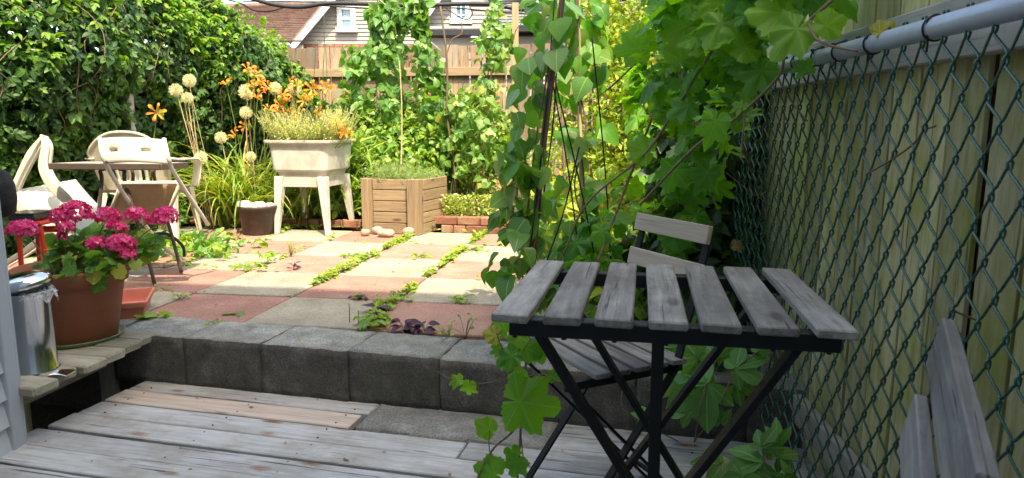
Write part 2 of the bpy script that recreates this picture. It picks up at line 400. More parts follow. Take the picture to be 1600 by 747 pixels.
# thin clear wrap
m_, nt_, b_, o_ = nodes('clear_wrap'); b_.inputs['Base Color'].default_value = (.75, .77, .8, 1); b_.inputs['Roughness'].default_value = .2
tr_ = N(nt_, 'ShaderNodeBsdfTransparent'); mx_ = N(nt_, 'ShaderNodeMixShader'); mx_.inputs[0].default_value = .65
nt_.links.new(b_.outputs[0], mx_.inputs[1]); nt_.links.new(tr_.outputs[0], mx_.inputs[2]); nt_.links.new(mx_.outputs[0], o_.inputs[0]); M['wrap'] = m_

# ------------------------------------------------------------------ leaf shapes (attached at origin, tip +Y, face +Z)
def tpl(vs, fs, uv): return (np.array(vs, float), np.array(fs, int), np.array(uv, float))
def ovate(w=.4, rows=5, fold=.12, droop=.25, peak=.35, cup=0):
    vs = []; uv = []; fs = []
    for i in range(rows + 1):
        v = i / rows; hw = 0 if i == rows else w * (math.sin(math.pi * min(1, v ** .75 * .5 / peak ** .75 * 1.0)) if v < peak else math.cos((v - peak) / (1 - peak) * math.pi / 2) ** 1.1)
        if i == 0: hw = w * .25
        y = v; z = -droop * v * v
        vs += [(-hw, y, z + fold * hw / w * .6), (0, y, z), (hw, y, z + fold * hw / w * .6)]; uv += [(.5 - hw, v), (.5, v), (.5 + hw, v)]
    for i in range(rows):
        a = i * 3; b = a + 3
        if i < rows - 1: fs += [(a, a + 1, b + 1), (a, b + 1, b), (a + 1, a + 2, b + 2), (a + 1, b + 2, b + 1)]
        else: fs += [(a, a + 1, b + 1), (a + 1, a + 2, b + 1)]
    return tpl(vs, fs, uv)
def merge(parts):
    V = []; F = []; U = []; n = 0
    for (v, f, u), Mx in parts:
        M3 = np.array(Mx.to_3x3()); t = np.array(Mx.translation)
        V.append(v @ M3.T + t); F.append(f + n); U.append(u); n += len(v)
    return (np.vstack(V), np.vstack(F), np.vstack(U))
def leaflet_fan(base, angs, scales, off=0.0, tilt=.25):
    return merge([(base, Matrix.Translation((math.sin(a) * off, math.cos(a) * off, 0)) @ Matrix.Rotation(-a, 4, 'Z') @ Matrix.Rotation(-tilt * random.uniform(.3, 1.2), 4, 'X') @ Matrix.Rotation(random.uniform(-.3, .3), 4, 'Y') @ Matrix.Diagonal((s, s, s, 1))) for a, s in zip(angs, scales)])
def lobed(lobes=5, depth=.28, n=30, serr=.03, fold=.15, droop=.3, seed=0, wide=1.0):
    rr = random.Random(seed)
    vs = [(0, 0, 0)]; uv = [(.5, .28)]; fs = []
    ring = []
    span = R(165)
    for i in range(n + 1):
        a = -span + 2 * span * i / n
        k = abs(math.cos(a / span * math.pi * lobes / 2)) if lobes % 2 else abs(math.sin(a / span * math.pi * lobes / 2))
        r = .72 * (1 - depth + depth * k ** .8) * (1 - .28 * (abs(a) / span) ** 1.5)
        r *= 1 + .16 * max(0, math.cos(a)) ** 6
        r += serr * (1 if i % 2 else -1) + rr.uniform(-.018, .018)
        if abs(abs(a) - span) < .01: r *= .75
        ring.append((r * math.sin(a) * wide, r * math.cos(a)))
    for sc_ in (.55, 1.0):
        for (x, y) in ring:
            X, Y2 = x * sc_, y * sc_; rad = math.hypot(X, Y2)
            z = -droop * rad * rad + fold * abs(X) - .10 * math.sin(math.atan2(X, Y2) * lobes) ** 2 * rad + rr.uniform(-.012, .012) * sc_
            vs.append((X, Y2, z)); uv.append((.5 + X, .28 + Y2))
    m = n + 1
    for i in range(n):
        fs.append((0, 1 + i + 1, 1 + i)); a = 1 + i; b = 1 + m + i
        fs += [(a, a + 1, b + 1), (a, b + 1, b)]
    return tpl(vs, fs, uv)
def blade(w=.06, rows=4, bend=.5):
    vs = []; uv = []; fs = []
    for i in range(rows + 1):
        v = i / rows; hw = w * (1 - v) ** .6 * (.6 + .4 * math.sin(math.pi * v)) if i < rows else .002
        vs += [(-hw, v * (1 - .15 * bend * v), -bend * v * v), (hw, v * (1 - .15 * bend * v), -bend * v * v)]; uv += [(.4, v), (.6, v)]
    for i in range(rows):
        a = 2 * i; fs += [(a, a + 1, a + 3), (a, a + 3, a + 2)]
    return tpl(vs, fs, uv)
T = {}
ov = ovate(.42, 5, .14, .25, .33)
T['bean1'] = [ovate(.45, 5, f, d, .32) for f, d in ((.16, .2), (.25, .4), (.05, .1), (.3, .55))]
T['bean'] = [leaflet_fan(T['bean1'][k], (0, 1.5, -1.45), (1, .85, .85), .08, .3) for k in range(4)]
T['creeper'] = [leaflet_fan(ovate(.27, 4, .12, dd, .5), (0, .95, -.95, 1.95, -1.95), (1, .9, .92, .62, .62), .02, .45) for dd in (.2, .35, .1, .5)]
def grape(seed, fold, droop, wide, sin_=1.0, n=46):
    rr = random.Random(seed); ky = [(0, 1.0), (10, .86), (27, .60 * sin_), (50, .86), (60, .76), (80, .52 * sin_), (108, .66), (122, .58), (150, .44), (170, .36), (180, .10)]
    ky = [(a + (rr.uniform(-3, 3) if 0 < a < 180 else 0), r * rr.uniform(.93, 1.07)) for a, r in ky]
    vs = [(0, 0, 0)]; uv = [(.5, .28)]; fs = []; ring = []
    for i in range(n + 1):
        a = -180 + 360 * i / n; r = np.interp(abs(a), [k[0] for k in ky], [k[1] for k in ky]) * .74
        if .15 < abs(a) / 180 < .93 or abs(a) > 8: r *= 1 + (.055 if i % 2 else -.045) * (1 if abs(a) < 165 else 0) + rr.uniform(-.02, .02)
        ring.append((r * math.sin(R(a)) * wide, r * math.cos(R(a))))
    tw_ = rr.uniform(-.25, .25)
    for sc_ in (.5, 1.0):
        for (x, y) in ring:
            X, Y2 = x * sc_, y * sc_; rad = math.hypot(X, Y2); an = math.atan2(X, Y2)
            z = -droop * rad ** 2 * (1.3 if Y2 > 0 else .5) + fold * abs(X) + .09 * math.cos(an * 6.54) * rad + tw_ * X * Y2 + .05 * noise.noise(Vector((X * 5, Y2 * 5, seed * 3.3)))
            vs.append((X, Y2, z)); uv.append((.5 + X, .28 + Y2))
    m = n + 1
    for i in range(n):
        fs.append((0, 2 + i, 1 + i)); a = 1 + i; b = 1 + m + i; fs += [(a, a + 1, b + 1), (a, b + 1, b)]
    return tpl(vs, fs, uv)
T['grape'] = [grape(1, .15, .45, 1.0), grape(2, .3, .7, .85), grape(3, -.05, .3, 1.08, 1.1), grape(4, .35, .8, .8, .95), grape(5, .1, .35, .95, 1.2)]
T['ger'] = [lobed(7, .10, 28, .0, fo, dr, s, 1.0) for fo, dr, s in ((-.1, -.35, 6), (.1, .2, 7), (0, -.15, 8))]
T['ovate'] = [ovate(.36, 4, f, d, .38) for f, d in ((.15, .2), (.3, .45), (.1, .05))]
T['small'] = [ovate(.38, 2, .1, .2, .4), ovate(.3, 2, .2, .35, .4)]
T['blade'] = [blade(.06, 4, b) for b in (.2, .5, .9)]
T['fine'] = [blade(.07, 2, b) for b in (.1, .5)]

def mass_mesh(name, insts, tpls, mat, extra=None):
    """insts: list of (Matrix 4x4, template index) -> one joined mesh"""
    V = []; F = []; U = []; n = 0
    by = {}
    for Mx, k in insts: by.setdefault(k, []).append(Mx)
    for k, ms in by.items():
        v, f, u = tpls[k]
        A = np.array([np.array(m) for m in ms])
        VV = np.einsum('nij,vj->nvi', A[:, :3, :3], v) + A[:, None, :3, 3]
        V.append(VV.reshape(-1, 3)); nb = len(ms)
        F.append((f[None] + (np.arange(nb) * len(v))[:, None, None] + n).reshape(-1, 3)); U.append(np.tile(u, (nb, 1))); n += nb * len(v)
    V = np.vstack(V); F = np.vstack(F); U = np.vstack(U)
    me = bpy.data.meshes.new(name); me.vertices.add(len(V)); me.vertices.foreach_set('co', V.ravel().astype(np.float32))
    me.loops.add(F.size); me.loops.foreach_set('vertex_index', F.ravel().astype(np.int32))
    me.polygons.add(len(F)); me.polygons.foreach_set('loop_start', (np.arange(len(F)) * 3).astype(np.int32))
    uvl = me.uv_layers.new(name='UVMap'); uvl.data.foreach_set('uv', U[F.ravel()].ravel().astype(np.float32))
    me.update(calc_edges=True); me.shade_smooth(); me.materials.append(mat)
    return me
LM = {}
def leafmesh(kind, k, mat):
    key = (kind, k, mat.name)
    if key not in LM: LM[key] = mass_mesh('leaf', [(Matrix.Identity(4), k)], T[kind], mat)
    return LM[key]
def lmat(pos, tip, nrm, s):
    y = Vector(tip).normalized(); z = Vector(nrm); z = z - y * z.dot(y)
    if z.length < 1e-4: z = y.orthogonal()
    z.normalize(); x = y.cross(z)
    Mx = Matrix((x * s, y * s, z * s)).transposed().to_4x4(); Mx.translation = Vector(pos); return Mx
def rv(a=1.0): return Vector((random.gauss(0, a), random.gauss(0, a), random.gauss(0, a)))
CAM = Vector((0, 0, H))
def leaves(parent, kind, mats, pos_list, size, nind=0, droop=.6, up=.5, out=.6, jit=.35, szj=.25, name='foliage', leafname='leaf'):
    """pos_list: (pos, outward vector). The nind that look largest become single leaf objects, the rest one mass."""
    insts = []
    for p, o in pos_list:
        o = Vector(o); s = size * random.uniform(1 - szj, 1 + szj)
        tip = o * out + Vector((0, 0, -droop)) + rv(jit); nrm = o * .6 + Vector((0, 0, up)) + rv(jit)
        insts.append((lmat(p, tip, nrm, s), random.randrange(len(T[kind])), s / (Vector(p) - CAM).length))
    insts.sort(key=lambda q: -q[2])
    for Mx, k, _ in insts[:nind]:
        place(leafname, leafmesh(kind, k, random.choice(mats)), Mx, parent)
    rest = insts[nind:]
    if rest:
        for mi, mt in enumerate(dict.fromkeys(mats)):
            sub = [(a, b) for i, (a, b, c) in enumerate(rest) if (i * 7919 + 13) % len(dict.fromkeys(mats)) == mi]
            if sub: place(name, mass_mesh(name, sub, T[kind], mt), Matrix.Identity(4), parent, kind='stuff' if parent is not None and nind else None)
    return insts
def blob_pts(blobs, n, shell=.55):
    """points in ellipsoids (center, (rx,ry,rz)), weighted by volume, biased to the shell"""
    w = np.array([b[1][0] * b[1][1] * b[1][2] for b in blobs]) ** .75; w /= w.sum(); out = []
    for i in rng.choice(len(blobs), n, p=w):
        c, r = blobs[i]; d = rv().normalized(); q = random.uniform(shell, 1) ** .6
        nz = 1 + .25 * noise.noise(Vector(c) * 3 + d * 2.5)
        out.append((Vector(c) + Vector((d.x * r[0], d.y * r[1], d.z * r[2])) * q * nz, d))
    return out
def stems(name, paths, r, mat, parent, n=5, **k):
    mb = MB()
    for p in paths: mb.tube(p, r if not callable(r) else r(p), n)
    return mb.build(name, mat, parent, smooth=True, **k)
def curve(pts, n=12):
    pts = [Vector(p) for p in pts]; out = []
    q = [pts[0] * 2 - pts[1]] + pts + [pts[-1] * 2 - pts[-2]]
    for i in range(1, len(q) - 2):
        for j in range(n):
            t = j / n; a, b, c, d = q[i - 1], q[i], q[i + 1], q[i + 2]
            out.append(.5 * ((2 * b) + (-a + c) * t + (2 * a - 5 * b + 4 * c - d) * t * t + (-a + 3 * b - 3 * c + d) * t ** 3))
    return out + [pts[-1]]

# yard directions
YAW = R(9.5); U = Vector((math.cos(YAW), -math.sin(YAW), 0)); V = Vector((math.sin(YAW), math.cos(YAW), 0)); ZZ = Vector((0, 0, 1))
DY = R(14.2); DU = Vector((math.cos(DY), -math.sin(DY), 0)); DV = Vector((math.sin(DY), math.cos(DY), 0))

# ================================================================== SETTING
# ground: one sheet, lower under the deck, patio level beyond the wall
wl0 = P(285, 533, z=0); wdir = (P(830, 580, z=0) - wl0); wdir.z = 0; wdir.normalize(); wn_ = Vector((-wdir.y, wdir.x, 0))
g = MB()
a = wl0 - wdir * 150 + wn_ * .10; b = wl0 + wdir * 150 + wn_ * .10
F_ = wn_ * 260; B_ = wn_ * -160
g.add([a + B_ + Vector((0, 0, -.42)), b + B_ + Vector((0, 0, -.42)), b + Vector((0, 0, -.42)), a + Vector((0, 0, -.42)),
       a + Vector((0, 0, -.035)), b + Vector((0, 0, -.035)), b + F_ + Vector((0, 0, -.035)), a + F_ + Vector((0, 0, -.035))], [(0, 1, 2, 3), (3, 2, 5, 4), (4, 5, 6, 7)])
g.build('ground', M['soil'], kind='structure')

# patio of pavers
P0 = P(457, 464, z=0); TS = .592
patio = thing('patio', 'red and tan paving', None, P0, 0); del patio['label']; patio['kind'] = 'structure'
bed = MB()
q = [P0 + U * (x * TS) + V * (y * TS) + Vector((0, 0, -.018)) for x, y in ((-4, -.88), (2.85, -1.05), (2.85, 4.05), (-4, 4.05))]
bed.add(q + [v + Vector((0, 0, -.014)) for v in q], [(0, 1, 2, 3), (4, 5, 1, 0), (5, 6, 2, 1), (6, 7, 3, 2), (7, 4, 0, 3)])
bed.build('joint_bed', M['soil'], patio)
for i in range(-4, 3):
    for j in range(-1, 4):
        mt = M['tile_tan'] if (i + j) % 2 else M['tile_red']
        y0, y1 = j * TS, (j + 1) * TS
        if j == -1: y0 = -.90 * TS
        x0, x1 = i * TS, (i + 1) * TS
        L, Wd = x1 - x0 - .012, y1 - y0 - .012
        k = random.randrange(3)
        c = P0 + U * ((x0 + x1) / 2) + V * ((y0 + y1) / 2) + Vector((0, 0, -.022 + random.uniform(-.003, .003)))
        Mx = Matrix.Translation(c) @ Matrix.Rotation(-YAW + random.uniform(-.009, .009), 4, 'Z') @ Matrix.Rotation(random.uniform(-.008, .008), 4, 'X') @ Matrix.Rotation(random.uniform(-.006, .006), 4, 'Y')
        place('paver', boxmesh(L, Wd, .045, .005, mt, k), Mx, patio)

# retaining wall of concrete blocks
wall = thing('retaining_wall', 'low rough grey concrete block wall between the deck and the paved patio', 'wall', wl0 + Vector((0, 0, -.2)), 0)
wj = [P(285, 533, z=0), P(407, 543, z=0), P(543, 555, z=0), P(685, 568, z=0), P(830, 580, z=0)]
sj = [(p - wl0).dot(wdir) for p in wj]; bl = sj[1] - sj[0]
sj = [sj[0] - bl * 3 + .1, sj[0] - bl * 2, sj[0] - bl] + sj + [sj[4] + .40, sj[4] + .80, sj[4] + 1.16]
def rough_block(L, w, h, seed, n=14):
    rr = random.Random(seed); mb = MB(); nx, nz, ny = n, 7, 8
    idx = {}
    def pt(i, j, k):
        if (i, j, k) in idx: return idx[(i, j, k)]
        x = -L / 2 + L * i / nx; y = -w / 2 + w * j / ny; z = -h / 2 + h * k / nz
        e = (i in (0, nx)) + (j in (0, ny)) + (k in (0, nz))
        d = noise.noise_vector(Vector((x * 14 + seed * 7, y * 14, z * 14))) * .006 + noise.noise_vector(Vector((x * 45 + seed * 7, y * 45, z * 45))) * .0045
        s = 1 - .012 * max(0, e - 1)
        if e >= 2: d = d * .9
        mb.v.append(Vector((x, y * (1 - .008 * (e >= 2)), z * (1 - .010 * (e >= 2)))) + d); idx[(i, j, k)] = len(mb.v) - 1
        return idx[(i, j, k)]
    for i in range(nx):
        for j in range(ny):
            mb.f.append((pt(i, j, nz), pt(i + 1, j, nz), pt(i + 1, j + 1, nz), pt(i, j + 1, nz)))
            mb.f.append((pt(i, j, 0), pt(i, j + 1, 0), pt(i + 1, j + 1, 0), pt(i + 1, j, 0)))
        for k in range(nz):
            mb.f.append((pt(i, 0, k), pt(i + 1, 0, k), pt(i + 1, 0, k + 1), pt(i, 0, k + 1)))
            mb.f.append((pt(i, ny, k), pt(i, ny, k + 1), pt(i + 1, ny, k + 1), pt(i + 1, ny, k)))
    for j in range(ny):
        for k in range(nz):
            mb.f.append((pt(0, j, k), pt(0, j, k + 1), pt(0, j + 1, k + 1), pt(0, j + 1, k)))
            mb.f.append((pt(nx, j, k), pt(nx, j + 1, k), pt(nx, j + 1, k + 1), pt(nx, j, k + 1)))
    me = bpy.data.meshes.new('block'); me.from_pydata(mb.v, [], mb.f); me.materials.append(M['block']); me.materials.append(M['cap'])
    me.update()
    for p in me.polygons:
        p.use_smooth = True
        if p.normal.z > .6: p.material_index = 1  # lighter concrete on tops, darker on faces: shading put into the colours
    return me
for i in range(len(sj) - 1):
    L = sj[i + 1] - sj[i] - .003; c = wl0 + wdir * ((sj[i] + sj[i + 1]) / 2) + wn_ * (.145 + random.uniform(-.005, .005)) + Vector((0, 0, -.098 + random.uniform(-.003, .004)))
    fx = frame(c - wdir, c + wdir); fx.translation = c
    place('block', rough_block(L, .29, .225, i), fx @ Matrix.Rotation(random.uniform(-.006, .006), 4, 'Z'), wall)

# deck
D0 = P(235, 590, z=-.2)
deck = thing('deck', 'x', None, D0, 0); del deck['label']; deck['kind'] = 'structure'
bp = .137
for i in range(19):
    spans = [(0 if i < 7 else -1.6, 1.6), (1.608, 3.3)] if i >= 2 else [(0, 1.14 if i == 0 else 1.12), (1.90, 3.3)]
    if i == 4: spans = [(-.02, 2.2), (2.208, 3.3)]
    if i in (5,): spans = [(-.03, 3.2)]
    if i == 3: spans = [(.0, 2.75), (2.758, 3.3)]
    if i >= 6: spans = [(-.04 if i < 8 else -1.2, 3.3)]
    for (s0, s1) in spans:
        c = D0 - DV * (i * bp + .069) + Vector((0, 0, -.016 + random.uniform(-.002, .003)))
        tw = random.uniform(-.0022, .0022)
        p0 = c + DU * s0; p1 = c + DU * s1
        if i == 4: p0 -= DV * .010; p1 -= DV * .010
        mt = M['deck_new'] if i == 1 and s0 < 1 else M['deck']
        beam('board', p0, p1, bp - .010 - random.uniform(0, .003), .030, mt, deck, b=.004, var=i, seg=7, wav=.0016)
for s in (.1, .62, 1.06, 1.62, 2.4):
    beam('joist', D0 + DU * s - DV * .0 + Vector((0, 0, -.09)), D0 + DU * s - DV * 2.6 + Vector((0, 0, -.09)), .04, .10, M['platform'], deck)
# screw heads, in pairs along the joists
sm = MB()
for i in range(12):
    for s in (.1, .62, 1.06, 1.62, 2.4):
        if i < 2 and 1.1 < s < 1.9: continue
        for o in (.03, .105):
            c = D0 + DU * (s + random.uniform(-.012, .012)) - DV * (i * bp + o) + Vector((0, 0, .0005))
            sm.lathe(c, [(.0036, .0008), (.0036, -.004)], 8); n0 = len(sm.v) - 16; sm.f.append(tuple(n0 + k for k in range(8)))
sm.build('screw', plain('rusty_screw', (.16, .075, .04), .7, .3), deck, kind='stuff')
# concrete step pad let into the deck
sl = D0 + DU * 1.145 - DV * -.01; slab = MB()
nx, ny = 26, 12
def slab_pt(i, j):
    p = D0 + DU * (1.15 + .74 * i / nx) - DV * (-.03 + .295 * j / ny)
    z = noise.noise(p * 9) * .006 + noise.noise(p * 30) * .003
    return Vector((p.x, p.y, -.200 + z))
vs = [slab_pt(i, j) for i in range(nx + 1) for j in range(ny + 1)]
fs = [(i * (ny + 1) + j, i * (ny + 1) + j + 1, (i + 1) * (ny + 1) + j + 1, (i + 1) * (ny + 1) + j) for i in range(nx) for j in range(ny)]
bord = [i * (ny + 1) for i in range(nx + 1)] + [nx * (ny + 1) + j for j in range(1, ny + 1)] + [i * (ny + 1) + ny for i in range(nx - 1, -1, -1)] + [j for j in range(ny - 1, 0, -1)]
nb = len(vs); vs += [vs[k] - Vector((0, 0, .2)) for k in bord]
fs += [(bord[k], bord[(k + 1) % len(bord)], nb + (k + 1) % len(bord), nb + k) for k in range(len(bord))]
slab.add(vs, fs); slab.build('concrete_pad', M['cap'], smooth=True, kind='structure')

# dead branch / petal on the pad
pp = P(638, 627, z=-.193)
mb = MB(); mb.add([pp + Vector(q) for q in ((-.012, 0, 0), (0, -.006, .004), (.012, .002, .006), (.002, .01, .008), (.006, -.002, .001))], [(0, 1, 4), (0, 4, 3), (1, 2, 4), (4, 2, 3)])
mb.build('petal', M['petal_red'], label='single red fallen petal lying on the grey concrete pad', category='petal', kind=None) if False else tag(mb.build('petal', M['petal_red']), 'single red fallen petal lying on the grey concrete pad', 'petal')

# platform at left
plat = thing('wooden_platform', 'low weathered plank platform beside the wall carrying the steel bin and clay pot', 'platform', P(120, 560, z=-.2), 0)
pe0 = P(88, 590, z=.018); pe1 = P(243, 520, z=.018); pd = (pe1 - pe0); pl = pd.length; pd.normalize()
for k in range(6):
    c = pe0 + pd * ((k - .45) * pl / 4.9) + Vector((0, 0, -.019)); ln = 1.35
    r = c + DU * random.uniform(-.03, .03)
    beam('plank', r - DU * ln, r, pl / 4.9 - .008, .036, M['platform'], plat, b=.006, var=k, seg=6, wav=.003)
for o in (.20, .75): 
    q0 = pe0 + pd * -.1 - DU * o + Vector((0, 0, -.09)); beam('joist', q0, q0 + pd * (pl * .98), .04, .09, M['platform'], plat)
for a_, o in ((.02, .22), (.55, .25)):
    q0 = pe0 + pd * a_ - DU * o; beam('leg', q0 + Vector((0, 0, -.04)), q0 + Vector((0, 0, -.42)), .06, .06, M['platform'], plat, up=(1, 0, 0))

# own house: rear wing at left edge and the two-storey wall behind the camera
house = thing('house', 'corner of a pale grey clapboard house at the far left edge', 'house', (-1.75, 2.44, -.42), 0)
cx, cy = -1.762, 2.44
wi = MB(); wi.box((cx - 2.6, cy - 1.95, 1.15), (5.1, 3.75, 3.1)); wi.build('wall', M['siding_near'], house)
nb_ = 30
for k in range(nb_):
    z = -.40 + k * .098
    # lap board facing +X, and its return facing +Y
    q = MB(); y0, y1 = cy - 3.6, cy - .055
    q.add([(cx - .035, y0, z - .002), (cx - .006, y0, z - .002), (cx - .024, y0, z + .098), (cx - .035, y0, z + .098), (cx - .035, y1, z - .002), (cx - .006, y1, z - .002), (cx - .024, y1, z + .098), (cx - .035, y1, z + .098)],
          [(0, 1, 2, 3), (4, 7, 6, 5), (1, 5, 6, 2), (0, 4, 5, 1), (3, 2, 6, 7)])
    q.build('siding_board', M['siding_near'], house)
tr = MB(); tr.box((cx - .012, cy - .0275, 1.15), (.03, .055, 3.1)); tr.box((cx - .06, cy + .01, 1.15), (.12, .02, 3.1)); tr.build('corner_trim', M['trim'], house, bev=.006)
rw = MB(); c = Vector((0, -.75, 0)) 
for k in range(73):
    z = -.42 + k * .115
    p0 = -U * 7 - V * .8; p1 = U * 6 - V * .8
    rw.add([p0 + Vector((0, 0, z)), p1 + Vector((0, 0, z)), p1 + Vector((0, 0, z + .115)) - V * .02, p0 + Vector((0, 0, z + .115)) - V * .02, p0 + Vector((0, 0, z)) - V * .02, p1 + Vector((0, 0, z)) - V * .02],
           [(0, 1, 2, 3), (0, 4, 5, 1)])
rw.build('wall', M['siding_near'], house)
rb = MB(); e0 = -U * 7 - V * .85; e1 = U * 6 - V * .85; D = -V * 8
zt = 8.05
rb.add([e0 + Vector((0, 0, -.42)), e1 + Vector((0, 0, -.42)), e1 + Vector((0, 0, zt)), e0 + Vector((0, 0, zt)), e0 + D + Vector((0, 0, -.42)), e1 + D + Vector((0, 0, -.42)), e1 + D + Vector((0, 0, zt)), e0 + D + Vector((0, 0, zt))],
       [(3, 2, 1, 0), (4, 5, 6, 7), (0, 1, 5, 4), (2, 3, 7, 6), (1, 2, 6, 5), (0, 4, 7, 3)])
rb.build('storey_walls', M['siding_near'], house)
rf = MB(); ee = V * .25
rf.add([e0 + ee + Vector((0, 0, zt)), e1 + ee + Vector((0, 0, zt)), e1 + D / 2 + Vector((0, 0, zt + 1.8)), e0 + D / 2 + Vector((0, 0, zt + 1.8)), e0 + D + Vector((0, 0, zt)), e1 + D + Vector((0, 0, zt)),
        e0 + ee + Vector((0, 0, zt - .15)), e1 + ee + Vector((0, 0, zt - .15))], [(0, 1, 2, 3), (3, 2, 5, 4), (6, 7, 1, 0), (0, 3, 4), (1, 5, 2)])
rf.build('roof', M['shingle2'], house)

# ---------------- right side: chain link fence in front of a board fence
FD = Vector((.07, .9975, 0)).normalized(); FN = Vector((-FD.y, FD.x, 0))       # FN points to the yard (-X)
FO = Vector((.80, 1.1, 0))
def FP(s, z, off=0.0): return FO + FD * s + FN * off + Vector((0, 0, z))
cl = thing('chain_link_fence', 'green vinyl chain link fence with grey pipe top rail', 'fence', FP(0, -.2), 0)
mb = MB(); mb.tube([FP(-1.3, 1.135), FP(2.05, 1.125)], .0215, 20); mb.build('top_rail', M['galv'], cl, smooth=True)
mb = MB(); mb.tube([FP(2.08, -.3), FP(2.08, 1.12)], .030, 16); mb.build('post', M['dark_post'], cl, smooth=True)
dw, dh, wr = .082, .112, .0028
mb = MB(); ns = int(3.3 / (dw / 2)) + 1; z0 = -.17; z1 = 1.108; nr = int((z1 - z0) / (dh / 2))
mesh_parts = []
for i in range(ns):
    s0 = -1.25 + i * dw / 2 * 2 / 2
    if s0 > 2.05: break
    pts = []
    # wire i zigzags between s0 and s0 + dw/2, hooking its neighbours with a small depth change
    for j in range(nr + 1):
        right = (j + i) % 2
        s = s0 + (dw / 2 + .0042 if right else -.0042); z = z0 + j * dh / 2 + (z1 - z0 - nr * dh / 2) 
        sg = 1 if right else -1
        jit = random.uniform(-.0028, .0028)
        pts += [FP(s - sg * .0105, z - .0150, .003), FP(s - sg * .0025, z - .0075, .004 * (-sg)), FP(s + jit * .5, z, .006 * (-sg)), FP(s - sg * .0035, z + .0070, -.001), FP(s - sg * .0115, z + .0145, -.003)]
    e_ = pts[-1]; pts += [e_ + Vector((0, 0, .010)) + FN * .006, e_ + Vector((0, 0, .022)) + FD * .008 - FN * .004, e_ + Vector((0, 0, .034)) - FD * .004 + FN * .006]
    mb2 = MB(); mb2.tube(pts, wr, 6); mesh_parts.append(mb2)
for q in mesh_parts:
    q.build('wire', M['mesh'], cl, smooth=True)
for i in range(ns):     # twisted selvage ends over the top
    pass
tz = [.0, .34, .62, .82, .98, 1.16, 1.33, 1.5, 1.66, 1.8, 1.95, -.35, -.7]
for s in tz:
    pts = [FP(s + .006 * math.sin(a * .5), 1.13 + .0245 * math.cos(a), .0245 * math.sin(a)) for a in np.linspace(0, 2 * math.pi * 1.15, 22)] 
    pts += [FP(s + .004, 1.10, .012), FP(s + .01, 1.085, .01)]
    q = MB(); q.tube(pts, .0022, 6); q.build('wire_tie', M['tie'], cl, smooth=True)

bf = thing('board_fence', 'mossy green-grey vertical board fence behind the chain link mesh', 'fence', FP(0, -.4, -.13), 0)
s = -1.2; k = 0
while s < 7.5:
    w = .137; ln = -.012 + random.uniform(-.006, .006)
    gap = random.choice([.006, .014, .020, .010, .026, .016])
    M1 = frame(FP(s, -.40, -.150), FP(s, 2.0, -.150), FN)
    place('board', boxmesh(2.4, w, .012, .0015, M['fence_green'], k % 6, 5, .0018), M1 @ Matrix.Rotation(ln, 4, 'Z') @ Matrix.Rotation(random.uniform(-.02, .02), 4, 'X') , bf)
    s += w + gap; k += 1
beam('rail', FP(-1.3, 1.148, -.121), FP(1.9, 1.143, -.121), .036, .13, M['rail_wood'], bf, up=(0, 0, 1), b=.004, seg=4, wav=.001)
beam('rail', FP(1.91, 1.125, -.121), FP(7.5, 1.12, -.121), .036, .13, M['rail_wood'], bf, up=(0, 0, 1), b=.004, var=1)
beam('rail', FP(-1.3, -.05, -.121), FP(2.6, -.05, -.121), .036, .10, M['rail_wood'], bf, up=(0, 0, 1), b=.004, var=2)

nw = MB()  # dark backing added behind the boards to keep the gaps dark
for k in range(22): nw.box(FP(3.0, -.4 + .06 + k * .11, -.205), (.03, 9.6, .112), None)
tag(nw.build('gap_backing', plain('dark_backing', (.05, .04, .03), .8)), 'added dark backing blocking light in the gaps of the right board fence', 'wall')
# ---------------- back fence
bk = thing('back_fence', 'sunlit brown board fence across the end of the garden', 'fence', P(640, 78, Y=9).xy.to_3d(), 0)
ktop = P(640, 78, Y=9.0); BD = U
def BP(s, z, off=0): return Vector((ktop.x, ktop.y, 0)) + BD * s - V * off + Vector((0, 0, z))
s = -2.6; k = 0
while s < 5.2:
    w = .138; gp = random.choice([.006, .012, .018]); zt_ = ktop.z + random.uniform(-.012, .012)
    M1 = frame(BP(s, 0.98 , 0), BP(s, zt_, 0), -V); M1.translation = BP(s, (zt_ - .05) / 2, 0)
    place('board', boxmesh(1.95, w, .018, .002, M['fence_back'], k % 4, 3, .001), M1 @ Matrix.Rotation(random.uniform(-.006, .006), 4, 'Z'), bk)
    s += w + gp; k += 1
zr = P(640, 113, Y=9).z
beam('rail', BP(-2.6, zr, .04), BP(1.2, zr, .04), .04, .10, M['post'], bk, b=.004)
beam('rail', BP(1.205, zr, .04), BP(5.2, zr, .04), .04, .10, M['post'], bk, b=.004, var=1)
beam('rail', BP(-2.6, .35, .04), BP(5.2, .35, .04), .04, .09, M['post'], bk, b=.004)
tag(beam('fence_post', P(805, 110, Y=7.4) - Vector((0, 0, 1.5)), P(805, 5, Y=7.4), .066, .066, M['post'], None, up=(0, -1, 0)), 'tall square tan wooden post standing in front of the back fence', 'post')

